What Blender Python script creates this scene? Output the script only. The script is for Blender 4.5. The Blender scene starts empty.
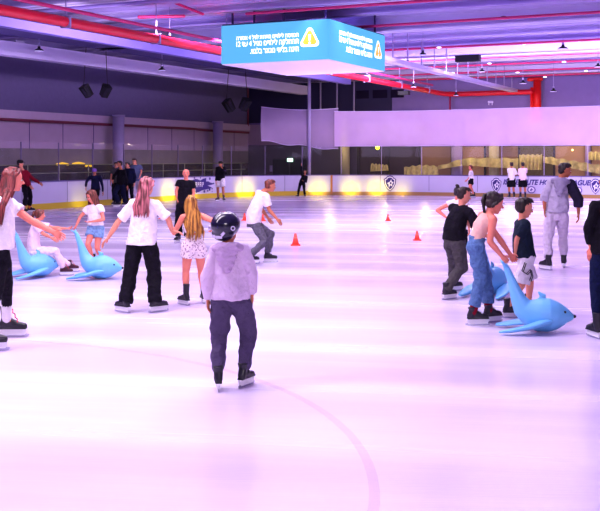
import bpy, bmesh, math, random
from mathutils import Vector, Matrix, noise
random.seed(7)
S = bpy.context.scene
COL = S.collection
V = Vector
F = 1000.0          # focal length in pixels
EYE = 1.85          # camera height
HOR = 158.0         # row of the horizon in the photograph
YAW = math.radians(26.0)
U = V((math.sin(YAW), math.cos(YAW), 0))      # along the rink
W = V((-math.cos(YAW), math.sin(YAW), 0))     # across the rink, to the left
UP = V((0, 0, 1))

def at(px, py, Y):
    return V(((px - 300) / F * Y, Y, EYE + (HOR - py) / F * Y))
def gnd(px, py):
    Y = EYE * F / (py - HOR)
    return V(((px - 300) / F * Y, Y, 0))
def rk(a, b, z=0.0):
    return W * a + U * b + UP * z
def lin(c):
    return tuple(((x / 255) / 12.92 if x / 255 <= .04045 else ((x / 255 + .055) / 1.055) ** 2.4) for x in c)

# ------------------------------------------------------------------ materials
MATS = {}
def nt(name):
    m = bpy.data.materials.new(name); m.use_nodes = True
    n = m.node_tree; b = n.nodes['Principled BSDF']
    return m, n, b
def mat(name, rgb, rough=.6, metal=0, bump=0, scale=40, var=.0, emit=None, es=0, stretch=(1, 1, 1), spec=None, coat=0):
    if name in MATS: return MATS[name]
    m, n, b = nt(name)
    c = lin(rgb)
    b.inputs['Base Color'].default_value = (*c, 1)
    b.inputs['Roughness'].default_value = rough
    b.inputs['Metallic'].default_value = metal
    if spec is not None: b.inputs['Specular IOR Level'].default_value = spec
    if coat: b.inputs['Coat Weight'].default_value = coat
    if emit: 
        b.inputs['Emission Color'].default_value = (*lin(emit), 1); b.inputs['Emission Strength'].default_value = es
    if bump or var:
        tc = n.nodes.new('ShaderNodeTexCoord'); mp = n.nodes.new('ShaderNodeMapping'); mp.inputs['Scale'].default_value = stretch
        nz = n.nodes.new('ShaderNodeTexNoise'); nz.inputs['Scale'].default_value = scale; nz.inputs['Detail'].default_value = 4
        n.links.new(tc.outputs['Object'], mp.inputs[0]); n.links.new(mp.outputs[0], nz.inputs['Vector'])
        if var:
            mx = n.nodes.new('ShaderNodeMix'); mx.data_type = 'RGBA'
            mx.inputs[6].default_value = (*[x * (1 - var) for x in c], 1); mx.inputs[7].default_value = (*[min(1, x * (1 + var)) for x in c], 1)
            n.links.new(nz.outputs['Fac'], mx.inputs[0]); n.links.new(mx.outputs[2], b.inputs['Base Color'])
        if bump:
            bp = n.nodes.new('ShaderNodeBump'); bp.inputs['Strength'].default_value = bump; bp.inputs['Distance'].default_value = .045
            n.links.new(nz.outputs['Fac'], bp.inputs['Height']); n.links.new(bp.outputs[0], b.inputs['Normal'])
    MATS[name] = m
    return m
def cloth(name, rgb, bump=.5, scale=9, var=.08): return mat(name, rgb, .85, 0, min(1, bump * 1.5), scale * 1.8, var * 1.5, spec=.15)
def hairm(name, rgb, rgb2=None):
    if name in MATS: return MATS[name]
    m, n, b = nt(name)
    tc = n.nodes.new('ShaderNodeTexCoord'); mp = n.nodes.new('ShaderNodeMapping'); mp.inputs['Scale'].default_value = (45, 45, 3)
    nz = n.nodes.new('ShaderNodeTexNoise'); nz.inputs['Scale'].default_value = 1; nz.inputs['Detail'].default_value = 3
    rp = n.nodes.new('ShaderNodeMix'); rp.data_type = 'RGBA'
    c = lin(rgb); c2 = lin(rgb2 or [min(255, x * 1.7) for x in rgb])
    rp.inputs[6].default_value = (*c, 1); rp.inputs[7].default_value = (*c2, 1)
    n.links.new(tc.outputs['Object'], mp.inputs[0]); n.links.new(mp.outputs[0], nz.inputs['Vector'])
    mr = n.nodes.new('ShaderNodeMapRange'); mr.inputs[1].default_value = .38; mr.inputs[2].default_value = .62; n.links.new(nz.outputs['Fac'], mr.inputs[0]); n.links.new(mr.outputs[0], rp.inputs[0]); n.links.new(rp.outputs[2], b.inputs['Base Color'])
    bp = n.nodes.new('ShaderNodeBump'); bp.inputs['Strength'].default_value = .6; bp.inputs['Distance'].default_value = .01
    n.links.new(nz.outputs['Fac'], bp.inputs['Height']); n.links.new(bp.outputs[0], b.inputs['Normal'])
    b.inputs['Roughness'].default_value = .45
    MATS[name] = m
    return m

# ------------------------------------------------------------------ object helpers
def tag(o, label=None, cat=None, group=None, kind=None):
    if label: o['label'] = label
    if cat: o['category'] = cat
    if group: o['group'] = group
    if kind: o['kind'] = kind
    return o
def link(name, me, mats, parent=None, loc=None):
    o = bpy.data.objects.new(name, me); COL.objects.link(o)
    for m in (mats if isinstance(mats, (list, tuple)) else [mats]):
        me.materials.append(m)
    if parent: o.parent = parent
    if loc is not None: o.location = loc
    return o
def obj(name, bm, m, parent=None, smooth=False, loc=None):
    """Link a bmesh; loc = the origin (vertices are given in world coordinates and are moved back by it)."""
    if loc is not None: bmesh.ops.translate(bm, vec=-loc, verts=bm.verts)
    bmesh.ops.recalc_face_normals(bm, faces=bm.faces)
    me = bpy.data.meshes.new(name); bm.to_mesh(me); bm.free()
    if smooth: me.polygons.foreach_set('use_smooth', [True] * len(me.polygons))
    return link(name, me, m, parent, loc if parent is None else None)
def empty(name, loc):
    o = bpy.data.objects.new(name, None); COL.objects.link(o); o.location = loc; o.empty_display_size = .1
    return o
def frame(d, ref=UP):
    d = d.normalized()
    s = d.cross(ref)
    if s.length < 1e-4: s = d.cross(V((0, 1, 0)))
    s.normalize()
    return s, s.cross(d).normalized()
def loft(bm, rings, seg=12, mi=0):
    """rings: (centre, vecA, vecB) ellipses joined and capped."""
    prev = None; first = None
    for c, a, b in rings:
        r = [bm.verts.new(c + a * math.cos(2 * math.pi * k / seg) + b * math.sin(2 * math.pi * k / seg)) for k in range(seg)]
        if prev:
            for k in range(seg):
                f = bm.faces.new((prev[k], prev[(k + 1) % seg], r[(k + 1) % seg], r[k])); f.material_index = mi
        else: first = r
        prev = r
    f = bm.faces.new(first[::-1]); f.material_index = mi
    f = bm.faces.new(prev); f.material_index = mi
def tube(bm, pts, rad, seg=10, round0=True, round1=True, ref=UP, flat=1.0, mi=0):
    """A tapered tube through pts; flat squeezes it along the second axis; ends rounded or cut."""
    n = len(pts); rings = []
    side = None
    for i, p in enumerate(pts):
        d = (pts[min(i + 1, n - 1)] - pts[max(i - 1, 0)])
        if d.length < 1e-6: d = V((0, 0, 1))
        d.normalize()
        if side is None: side, up = frame(d, ref)
        else:
            side = (side - d * side.dot(d)).normalized(); up = side.cross(d).normalized()
        r = rad[i] if isinstance(rad, (list, tuple)) else rad
        if i == 0 and round0:
            for q in (.08, .5, .85): 
                w = math.sin(q * math.pi / 2)
                rings.append((p - d * r * math.sqrt(max(0, 1 - w * w)), side * r * w, up * r * w * flat))
        rings.append((p, side * r, up * r * flat))
        if i == n - 1 and round1:
            for q in (.85, .5, .08):
                w = math.sin(q * math.pi / 2)
                rings.append((p + d * r * math.sqrt(max(0, 1 - w * w)), side * r * w, up * r * w * flat))
    loft(bm, rings, seg, mi)
def ell(bm, c, ax, ay, az, seg=14, mi=0):
    """Ellipsoid with the three half-axis vectors."""
    rings = []
    for k in range(1, 12):
        t = math.pi * k / 12
        rings.append((c - az * math.cos(t), ax * math.sin(t), ay * math.sin(t)))
    loft(bm, rings, seg, mi)
def box(bm, c, ax, ay, az, mi=0):
    """Box with half-axis vectors."""
    vs = [bm.verts.new(c + ax * i + ay * j + az * k) for i in (-1, 1) for j in (-1, 1) for k in (-1, 1)]
    for f in ((0, 1, 3, 2), (4, 6, 7, 5), (0, 4, 5, 1), (2, 3, 7, 6), (0, 2, 6, 4), (1, 5, 7, 3)):
        q = bm.faces.new([vs[i] for i in f]); q.material_index = mi
def prism(bm, pts2, o, ax, ay, n, t, mi=0):
    """Polygon pts2 in the plane (o, ax, ay), thickened by t along n."""
    a = [bm.verts.new(o + ax * x + ay * y) for x, y in pts2]; b = [bm.verts.new(o + ax * x + ay * y + n * t) for x, y in pts2]
    k = len(a)
    for q in (a[::-1], b):
        f = bm.faces.new(q); f.material_index = mi
    for i in range(k):
        f = bm.faces.new((a[i], a[(i + 1) % k], b[(i + 1) % k], b[i])); f.material_index = mi
def remesh(bm, voxel, smooth=3, folds=0, freq=9, seed=0, stretch=(1, 1, .55)):
    """Fuse the closed shapes in bm into one continuous surface."""
    bmesh.ops.recalc_face_normals(bm, faces=bm.faces)
    me = bpy.data.meshes.new('tmp'); bm.to_mesh(me); bm.free()
    o = bpy.data.objects.new('tmp', me); COL.objects.link(o)
    r = o.modifiers.new('r', 'REMESH'); r.mode = 'VOXEL'; r.voxel_size = voxel; r.adaptivity = 0
    if smooth:
        s = o.modifiers.new('s', 'SMOOTH'); s.factor = .5; s.iterations = smooth
    dg = bpy.context.evaluated_depsgraph_get(); dg.update()
    new = bpy.data.meshes.new_from_object(o.evaluated_get(dg))
    bpy.data.objects.remove(o); bpy.data.meshes.remove(me)
    out = bmesh.new(); out.from_mesh(new); bpy.data.meshes.remove(new)
    if folds:
        out.normal_update()
        off = V((seed * 3.1, seed * 1.7, seed))
        for v in out.verts:
            c = V((v.co.x * stretch[0], v.co.y * stretch[1], v.co.z * stretch[2])) * freq + off
            v.co += v.normal * folds * (noise.noise(c) + .5 * noise.noise(c * 2.3))
    return out

# ------------------------------------------------------------------ people
SKIN = {k: mat('skin_' + k, c, .55, 0, .08, 60, .05, spec=.35) for k, c in
        dict(light=(226, 152, 128), mid=(202, 128, 100), rosy=(232, 142, 124), tan=(186, 112, 84)).items()}
EYE_W = mat('eye_white', (235, 230, 232), .3); EYE_D = mat('eye_dark', (35, 22, 20), .2); LIP = mat('lip', (190, 80, 85), .5); BROW = mat('brow', (50, 32, 28), .8)
HOLD = mat('skate_holder_white', (235, 232, 240), .35, coat=.3); STEEL = mat('skate_steel', (190, 190, 205), .2, 1)
LACE_W = mat('lace_white', (230, 220, 228), .8); LACE_R = mat('lace_red', (205, 45, 70), .8)

def ik(A, T, l1, l2, pole, slack=1.03, at_=.68):
    d = T - A; L = d.length
    if L > (l1 + l2) * at_ and L * slack < l1 + l2:
        q = L * slack / (l1 + l2); l1 *= q; l2 *= q
    if L > (l1 + l2) * .998:
        k = L / (l1 + l2) * 1.003; l1 *= k; l2 *= k     # a slightly longer limb rather than a detached one
        if k > 1.12:
            l1 /= k / 1.12; l2 /= k / 1.12; T = A + d.normalized() * (l1 + l2) * .997; d = T - A; L = d.length
    dn = d.normalized()
    x = (l1 * l1 - l2 * l2 + L * L) / (2 * L)
    h = math.sqrt(max(0, l1 * l1 - x * x))
    p = pole - dn * pole.dot(dn)
    if p.length < 1e-4: p = V((0, 0, 1)).cross(dn)
    return A + dn * x + p.normalized() * h, T

def dirv(yaw, pitch=0):
    """Heading: 0 faces away from the camera, -90 to the right of the picture, 180 towards the camera."""
    a = math.radians(yaw); p = math.radians(pitch)
    return V((-math.sin(a) * math.cos(p), math.cos(a) * math.cos(p), math.sin(p)))

def skate(parent, root, heel_c, toe, sc, m_boot, voxel, pitch=0, lace=LACE_W, tall=.20, name='ice_skate'):
    """One skate: boot with a sole, laces, a plastic holder and a steel blade. heel_c = blade centre on the ice."""
    fwd = V((toe.x, toe.y, 0)).normalized(); sd = fwd.cross(UP)
    up = UP.copy()
    if pitch:
        R = Matrix.Rotation(math.radians(pitch), 3, sd); fwd = R @ fwd; up = R @ up
    def L(x, y, z): return heel_c + (sd * x + fwd * y + up * z) * sc
    bm = bmesh.new()
    tube(bm, [L(0, -.082, .115), L(0, -.02, .112), L(0, .055, .106), L(0, .105, .100)], [.034 * sc, .034 * sc, .038 * sc, .031 * sc], 12, ref=up, flat=.9)
    tube(bm, [L(0, -.075, .11), L(0, -.05, .17), L(0, -.058, .07 + tall)], [.040 * sc, .044 * sc, .050 * sc], 12, round1=False, ref=fwd)
    tube(bm, [L(0, -.01, .13), L(0, .06, .105)], [.04 * sc, .03 * sc], 10)
    prism(bm, [(-.112, 0), (.128, 0), (.135, .012), (-.114, .012)], L(-.034, 0, .074), fwd * sc, up * sc, sd, .068 * sc)
    b = remesh(bm, max(.006, voxel * .7), 2)
    boot = obj(name, b, m_boot, parent, True, root)
    bm = bmesh.new()
    prism(bm, [(-.112, .076), (.130, .076), (.134, .060), (.118, .022), (-.10, .020), (-.116, .06)], L(-.014, 0, 0), fwd * sc, up * sc, sd, .028 * sc)
    obj('blade_holder', bm, HOLD, boot, False, root)
    bm = bmesh.new()
    prism(bm, [(-.13, .026), (.145, .028), (.153, .018), (.14, .004), (.10, 0), (-.10, 0), (-.132, .006)], L(-.004, 0, 0), fwd * sc, up * sc, sd, .008 * sc)
    obj('blade', bm, STEEL, boot, False, root)
    bm = bmesh.new()
    pts = []
    for k in range(7):
        t = k / 6; pts.append(L(.022 * (-1) ** k, .052 - .06 * t, .138 + (tall - .085) * t))
    tube(bm, pts, .0045 * sc, 6)
    obj('laces', bm, lace, boot, False, root)
    return boot

def hand(bm, wrist, d, thumb, H, curl, right, mi=0):
    """Palm, four unequal bent fingers and a thumb leaving the side of the palm."""
    d = d.normalized(); s = (thumb - d * thumb.dot(d))
    s = s.normalized() if s.length > 1e-3 else frame(d)[0]
    n = d.cross(s) * (1 if right else -1)         # out of the back of the hand
    k = H / 1.7
    loft(bm, [(wrist - d * .01 * k, s * .023 * k, n * .017 * k), (wrist + d * .02 * k, s * .031 * k, n * .016 * k),
              (wrist + d * .06 * k, s * .040 * k, n * .014 * k), (wrist + d * .085 * k, s * .038 * k, n * .011 * k)], 10, mi)
    for i, (o, ln) in enumerate(((.029, .068), (.010, .078), (-.010, .072), (-.029, .056))):
        p = wrist + d * (.080 - abs(i - 1) * .004) * k + s * o * k
        pts = [p]; a = 0
        for j, fr in enumerate((.42, .32, .26)):
            a += curl * (.5, .75, .6)[j]
            p = p + (d * math.cos(a) - n * math.sin(a)) * ln * fr * k + s * o * .03 * k
            pts.append(p)
        tube(bm, pts, [.0085 * k, .008 * k, .0072 * k, .006 * k], 6, ref=s, mi=mi)
    b = wrist + d * .025 * k + s * .026 * k
    p1 = b + (d * .55 + s * .75 - n * .25).normalized() * .036 * k
    p2 = p1 + (d * .9 + s * (.25 - curl * .3) - n * (.2 + curl * .4)).normalized() * .028 * k
    tube(bm, [b, p1, p2], [.012 * k, .0095 * k, .0075 * k], 6, mi=mi)

def person(label, base, H, yaw, skin='light', cat='person', **k):
    """base = pixel on the ice; H = standing height with skates. Unset joints take the standing pose."""
    g = gnd(*base); Y = g.y; sc_px = F / Y
    vox = k.get('vox', .009 if sc_px > 70 else .012 if sc_px > 40 else .015)
    fs = k.get('fs', (H / 1.7) * .97)
    Hb = H - .06 * fs
    z = lambda f: .06 * fs + f * Hb
    fw = dirv(yaw); cf = dirv(k.get('chest', yaw)); hf = dirv(k.get('hip', yaw))
    P = lambda q: at(q[0], q[1], Y + (q[2] if len(q) > 2 else 0))
    pelvis = P(k['pelvis']) if 'pelvis' in k else g + UP * z(.525)
    neck = P(k['neck']) if 'neck' in k else pelvis + UP * Hb * .305
    head = P(k['head']) if 'head' in k else neck + UP * Hb * .105
    hh = Hb * k.get('hs', .135)                       # head height
    spine = (neck - pelvis).normalized()
    cs = cf.cross(spine).normalized(); cn = spine.cross(cs).normalized()   # the chest's right and front
    hs_ = hf.cross(UP).normalized()                   # the person's right
    face = dirv(k.get('face', yaw), k.get('pitch', 0)); fr = face.cross(UP).normalized(); fu = fr.cross(face).normalized()
    if k.get('tilt'): 
        R = Matrix.Rotation(math.radians(k['tilt']), 3, face); fr = R @ fr; fu = R @ fu
    SW = k.get('sw', .092) * Hb
    sh = {1: neck + cs * SW - spine * .028 * Hb, -1: neck - cs * SW - spine * .028 * Hb}
    if 'shR' in k: sh[1] = P(k['shR'])
    if 'shL' in k: sh[-1] = P(k['shL'])
    hip = {1: pelvis + hs_ * .052 * Hb - UP * .01 * Hb, -1: pelvis - hs_ * .052 * Hb - UP * .01 * Hb}
    # legs
    leg = {}; feet = {}
    for s, key in ((1, 'footR'), (-1, 'footL')):
        f = k.get(key)
        if f is None:
            q = g + hs_ * s * .075 * Hb; toe = (hf + hs_ * s * .25).normalized(); lift = 0; pit = 0
        else:
            q = gnd(f[0], f[1]); toe = dirv(f[2]); lift = f[3] if len(f) > 3 else 0; pit = f[4] if len(f) > 4 else 0
            q = q + UP * lift
        feet[s] = (q, toe, pit)
        up2 = UP if not pit else Matrix.Rotation(math.radians(pit), 3, toe.cross(UP)) @ UP
        ank = q + up2 * .155 * fs - toe * .05 * fs
        kp = k.get('kneeR' if s == 1 else 'kneeL')
        pole = dirv(kp) if kp is not None else (hf * .8 + toe * .5)
        kn, ank = ik(hip[s], ank, .245 * Hb, .235 * Hb, pole, 1.015, .90)
        leg[s] = (hip[s], kn, ank)
    arm = {}
    for s, key in ((1, 'handR'), (-1, 'handL')):
        T = P(k[key]) if key in k else sh[s] + cs * s * .045 * Hb - UP * .30 * Hb + cf * .02 * Hb
        pole = V(k['elbR' if s == 1 else 'elbL']) if ('elbR' if s == 1 else 'elbL') in k else (-cf * .8 + cs * s * .5 - UP * .4)
        el, T = ik(sh[s], T, .172 * Hb, .150 * Hb, pole, k.get('slack', 1.03))
        arm[s] = (sh[s], el, T)
    bulk = k.get('bulk', 1.0)
    def torso(bm, pad=0, lo=-.18, hi=1.0, hem=0, straight=False):
        lo = max(lo, -.18)
        prof = [(-.18, .066, .052), (0, .088, .062), (.3, .072, .053), (.62, .086, .062), (.86, .084, .050), (1.0, .046, .038)]
        rings = []
        ts = [lo] + [q[0] for q in prof if lo < q[0] < hi] + [hi]
        for t in ts:
            for i in range(len(prof) - 1):
                if prof[i][0] <= t <= prof[i + 1][0]:
                    w = (t - prof[i][0]) / (prof[i + 1][0] - prof[i][0]); break
            rx = (prof[i][1] * (1 - w) + prof[i + 1][1] * w) * Hb * bulk + pad
            ry = (prof[i][2] * (1 - w) + prof[i + 1][2] * w) * Hb * bulk + pad
            if straight and t < .6: q_ = min(1, (.6 - t) / .45); rx = max(rx, (.088 + .014 * q_) * Hb * bulk + pad); ry = max(ry, (.062 + .010 * q_) * Hb * bulk + pad)
            c = pelvis + (neck - pelvis) * t
            if t > 0 and t < 1: c = c - cn * math.sin(t * math.pi) * k.get('hunch', 0) * Hb
            ww = min(1, max(0, t))
            sx = (hs_ * (1 - ww) + cs * ww).normalized(); fy = (hf * (1 - ww) + cn * ww).normalized()
            e = hem * max(0, 1 - (t - lo) / .35)
            rings.append((c, sx * (rx + e), fy * (ry + e)))
        loft(bm, rings, 20)
    # ---- body
    lk = .78 if k.get('legs') and k['legs'][0] in ('jeans', 'wide', 'jogger', 'leggings') else 1
    bm = bmesh.new(); torso(bm, -.012 if lk < 1 else -.006, -.06)
    hc = head
    nb = neck - spine * .01 * Hb
    tube(bm, [nb - spine * .03 * Hb, nb + spine * .02 * Hb, hc - fu * .22 * hh - face * .08 * hh], [.040 * Hb, .031 * Hb, .030 * Hb], 12)
    ell(bm, hc + fu * .13 * hh - face * .04 * hh, fr * .35 * hh, face * .42 * hh, fu * .37 * hh)
    ell(bm, hc - fu * .12 * hh + face * .10 * hh, fr * .27 * hh, face * .29 * hh, fu * .36 * hh)
    ell(bm, hc - fu * .36 * hh + face * .24 * hh, fr * .13 * hh, face * .12 * hh, fu * .11 * hh)
    tube(bm, [hc + fu * .04 * hh + face * .36 * hh, hc - fu * .09 * hh + face * .46 * hh], [.035 * hh, .06 * hh], 8)
    for s in (1, -1):
        ell(bm, hc + fr * s * .35 * hh - face * .02 * hh - fu * .03 * hh, fr * .035 * hh, face * .075 * hh, fu * .12 * hh, 8)
        a, e, w = arm[s]
        tube(bm, [neck - spine * .012 * Hb, a], [.036 * Hb, .033 * Hb], 12)
        m = a.lerp(e, .35)
        tube(bm, [a, m, e], [.032 * Hb, .028 * Hb, .0215 * Hb], 12)
        tube(bm, [e, e.lerp(w, .3), w], [.0215 * Hb, .023 * Hb, .0145 * Hb], 12)
        a, e, w = leg[s]
        tube(bm, [a, a.lerp(e, .4), e], [.054 * Hb * bulk * lk, .048 * Hb * lk, .034 * Hb * lk], 14)
        tube(bm, [e, e.lerp(w, .3), e.lerp(w, .65), w], [.034 * Hb * lk, .035 * Hb * lk, .027 * Hb * lk, .022 * Hb * lk], 14)
        q, toe, pit = feet[s]
        tube(bm, [w, w + toe * .06 * fs - UP * .045 * fs], [.018 * Hb, .010 * Hb], 8)
    b = remesh(bm, vox, 3)
    for s in (1, -1):
        a, e, w = arm[s]
        key = 'R' if s == 1 else 'L'
        hd = V(k['hd' + key]) if 'hd' + key in k else (w - e)
        th = V(k['th' + key]) if 'th' + key in k else cf
        hand(b, w, hd, th, H, k.get('curl' + key, .45), s == 1)
        c = hc + fr * s * .145 * hh + face * .375 * hh + fu * .02 * hh
        ell(b, c, fr * .055 * hh, face * .03 * hh, fu * .03 * hh, 8, 1)
        ell(b, c + face * .015 * hh, fr * .026 * hh, face * .022 * hh, fu * .028 * hh, 8, 2)
        box(b, c + fu * .085 * hh + face * .02 * hh, fr * .07 * hh, face * .012 * hh, fu * .012 * hh, 4)
    ell(b, hc + face * .375 * hh - fu * .245 * hh, fr * .095 * hh, face * .03 * hh, fu * .03 * hh, 8, 3)
    body = obj('person', b, [SKIN[skin], EYE_W, EYE_D, LIP, BROW], None, True, g)
    tag(body, label, cat, k.get('group'))
    # ---- clothes
    sd = int(base[0])
    t = k.get('top')
    if t:
        kind, m = t[0], t[1]
        bm = bmesh.new()
        pad = {'tank': .005, 'tee': .015, 'long': .014, 'hoodie': .022, 'crop': .006, 'fit': .007}[kind]
        pad *= Hb / 1.6
        lo = k.get('hem', -.12)
        torso(bm, pad, lo, .97, k.get('flare', 0), kind in ('tee', 'long', 'hoodie'))
        sl = k.get('sleeve', {'tank': 0, 'tee': .62, 'long': 2, 'hoodie': 2, 'crop': 0, 'fit': .55}[kind])
        for s in (1, -1):
            a, e, w = arm[s]
            if sl > 0:
                tube(bm, [neck - spine * .02 * Hb, a], [.036 * Hb + pad, .034 * Hb + pad], 12)
                wd = pad * .75 + (.004 if kind == 'tee' else .0)
                if sl <= 1:
                    tube(bm, [a, a.lerp(e, sl)], [.032 * Hb + wd, .031 * Hb + wd * 1.5], 12, round1=False)
                else:
                    f = min(1, sl - 1) * .97
                    tube(bm, [a, a.lerp(e, .5), e], [.033 * Hb + wd, .029 * Hb + wd, .025 * Hb + wd], 12)
                    tube(bm, [e, e.lerp(w, f * .6), e.lerp(w, f)], [.025 * Hb + wd, .023 * Hb + wd, .018 * Hb + wd * .7], 12, round1=False)
            else:
                tube(bm, [neck - spine * .03 * Hb + cs * s * .055 * Hb, pelvis + (neck - pelvis) * .7 + cs * s * .06 * Hb], [.02 * Hb, .03 * Hb], 8)
        b = remesh(bm, vox, 2, folds=.014 * (Hb / 1.6) * (1.7 if kind == 'hoodie' else 1.15 if kind in ('tee', 'long') else .3), freq=8, seed=sd)
        nm = {'tank': 'tank_top', 'tee': 't_shirt', 'long': 'long_sleeved_top', 'hoodie': 'hoodie', 'crop': 'crop_top', 'fit': 't_shirt'}[kind]
        obj(k.get('topname', nm), b, m, body, True, g)
        if kind == 'hoodie':
            q = neck - cn * (.060 * Hb + pad); bm = bmesh.new()
            tube(bm, [q + cs * .060 * Hb + cn * .085 * Hb - spine * .045 * Hb, q + cs * .072 * Hb + cn * .03 * Hb - spine * .005 * Hb, q + cs * .045 * Hb - cn * .012 * Hb + spine * .004 * Hb, q - cn * .026 * Hb + spine * .0 * Hb,
                      q - cs * .045 * Hb - cn * .012 * Hb + spine * .004 * Hb, q - cs * .072 * Hb + cn * .03 * Hb - spine * .005 * Hb, q - cs * .060 * Hb + cn * .085 * Hb - spine * .045 * Hb], [.016 * Hb, .024 * Hb, .027 * Hb, .028 * Hb, .027 * Hb, .024 * Hb, .016 * Hb], 12)
            for dz, rr in ((.030, .060), (.060, .056), (.092, .044), (.126, .024)):
                ell(bm, q - cn * .012 * Hb - spine * dz * Hb, cs * rr * 1.15 * Hb, cn * .036 * Hb, spine * .026 * Hb)
            obj('hood', remesh(bm, vox, 2, folds=.010, freq=14, seed=sd + 2), k.get('hoodmat', m), body, True, g)
        if 'sleeve_mat' in k:       # sleeves of another colour
            for s in (1, -1):
                a, e, w = arm[s]; bm = bmesh.new()
                if k.get('one_sleeve') and s != k['one_sleeve']: continue
                tube(bm, [a, a.lerp(e, .5), e, e.lerp(w, .5)], [.044 * Hb + pad, .040 * Hb + pad, .036 * Hb + pad, .033 * Hb + pad], 12, round1=False)
                obj('sleeve', remesh(bm, vox, 2, folds=.008, seed=sd), k['sleeve_mat'], body, True, g)
    t = k.get('legs')
    if t:
        kind, m = t
        pad = {'jeans': .012, 'wide': .02, 'jogger': .022, 'shorts': .014, 'leggings': .007, 'skirt': .02}[kind] * Hb / 1.6
        bm = bmesh.new()
        torso(bm, pad * .5, -.2, k.get('waist', .22) if k.get('hem', -.12) > .05 or not k.get('top') else .04)
        for s in (1, -1):
            a, e, w = leg[s]
            if kind == 'shorts' or kind == 'skirt':
                f = k.get('inseam', .55)
                tube(bm, [a + UP * .01, a.lerp(e, f)], [.056 * Hb + pad, .056 * Hb + pad * 1.5], 14, round1=False)
            else:
                wk = {'jeans': .040, 'wide': .046, 'jogger': .044, 'leggings': .035}[kind] * Hb
                wa = {'jeans': .040, 'wide': .052, 'jogger': .036, 'leggings': .024}[kind] * Hb
                end = e.lerp(w, k.get('ankle', {'jeans': .84, 'wide': 1.08, 'jogger': .86, 'leggings': .85}[kind]))
                tube(bm, [a, a.lerp(e, .45), e], [.051 * Hb + pad * .8, .049 * Hb + pad * .9, wk + pad * .5], 16)
                tube(bm, [e, e.lerp(end, .5), end], [wk + pad * .5, (wk + wa) / 2 + pad * .4 + (.003 if kind == 'leggings' else 0), wa + pad * .2], 16, round1=(kind == 'jogger'))
        b = remesh(bm, vox, 2, folds=.017 * Hb / 1.6 * (.25 if kind == 'leggings' else 1), freq=8, seed=sd + 5, stretch=(1, 1, 1.2))
        obj({'jeans': 'trousers', 'wide': 'trousers', 'jogger': 'trousers', 'shorts': 'shorts', 'leggings': 'leggings', 'skirt': 'shorts'}[kind], b, m, body, True, g)
    # ---- skates
    t2 = k['legs'][0] if k.get('legs') else ''
    bmat = k.get('boot', MATS.get('boot_black') or mat('boot_black', (28, 24, 40), .45, coat=.2))
    for s in (1, -1):
        q, toe, pit = feet[s]
        skate(body, g, q, toe, fs * k.get('ss', 1.0) * 1.06, bmat, vox, pit, k.get('lace', LACE_W), k.get('tall', .12 if t2 == 'wide' else .17 if t2 in ('jeans', 'jogger') else .20))
    if 'sock' in k:
        for s in (1, -1):
            a, e, w = leg[s]; bm = bmesh.new()
            tube(bm, [e.lerp(w, .55), w], [.031 * Hb, .028 * Hb], 12, round0=False)
            obj('sock', bm, k['sock'], body, True, g)
    # ---- hair
    t = k.get('hair')
    def O(x, y, zz): return hc + fr * x * hh + face * y * hh + fu * zz * hh
    if t:
        kind, m = t[0], t[1]
        bm = bmesh.new()
        if kind == 'under': ell(bm, O(0, -.16, .10), fr * .34 * hh, face * .33 * hh, fu * .36 * hh, 16)
        if kind in ('short', 'long', 'bun', 'tail'):
            ell(bm, O(0, -.12, .195), fr * .38 * hh, face * .40 * hh, fu * .335 * hh, 20)
            ell(bm, O(0, -.20, -.02), fr * .35 * hh, face * .27 * hh, fu * .30 * hh, 16)
            if kind == 'short':
                for x in (-.22, -.1, .02, .14, .24):
                    tube(bm, [O(x, -.1, .46), O(x * 1.1, .16, .47), O(x * 1.2 + .02, .29, .38)], [.09 * hh, .09 * hh, .045 * hh], 8)
            else:
                for s in (1, -1):
                    tube(bm, [O(.05 * s, .22, .46), O(.30 * s, .18, .30), O(.37 * s, .0, .02), O(.33 * s, -.15, -.2)], [.08 * hh, .085 * hh, .08 * hh, .06 * hh], 10)
        if kind == 'bun': ell(bm, O(*k.get('bunpos', (0, -.30, .60))), fr * .17 * hh, face * .17 * hh, fu * .16 * hh)
        b = remesh(bm, max(.006, vox * .8), 2, folds=.05 * hh, freq=30, seed=sd, stretch=(1, 1, .4))
        if kind == 'long':
            ln = k.get('hairlen', .22) * Hb; N = k.get('locks', 22)
            for i in range(N):
                u = (i + .5) / N * 2 - 1
                ang = u * k.get('spread', 1.15)
                st = O(math.sin(ang) * .36, -math.cos(ang) * .40 - .02, .12)
                mid = O(math.sin(ang) * .42, -math.cos(ang) * .42 - .03, -.30)
                wob = random.uniform(-.015, .015)
                out = cs * math.sin(ang) * (.075 + random.uniform(-.01, .01)) * Hb - cn * (.045 + .03 * math.cos(ang)) * Hb * k.get('outw', 1)
                if 'side' in k: out = out + V(k['side']) * Hb
                L2 = ln * random.uniform(.82, 1.05)
                e1 = neck + out - spine * L2 * .35; e2 = neck + out * 1.05 - spine * L2 + cs * wob
                top = O(math.sin(ang) * .15, -math.cos(ang) * .2, .50)
                wv = k.get('wave', .006)
                pts = [top, st, mid, (mid + e1) / 2 + cs * wv, e1 - cs * wv, (e1 + e2) / 2 + cs * wv, e2]
                tube(b, pts, [.010 * Hb, .012 * Hb, .012 * Hb, .012 * Hb, .011 * Hb, .008 * Hb, .002 * Hb], 6)
        if kind == 'tail':
            for i in range(9):
                r = lambda q: random.uniform(-q, q)
                a0 = O(0, -.42, .25)
                pts = [a0, a0 - face * .16 * hh - fu * .02 * hh + fr * r(.05) * hh, a0 - face * (.24 + r(.06)) * hh - UP * .35 * hh + fr * r(.10) * hh,
                       a0 - face * (.18 + r(.08)) * hh - UP * (.9 + r(.1)) * hh + fr * r(.1) * hh]
                tube(b, pts, [.05 * hh, .075 * hh, .07 * hh, .015 * hh], 6)
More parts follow.
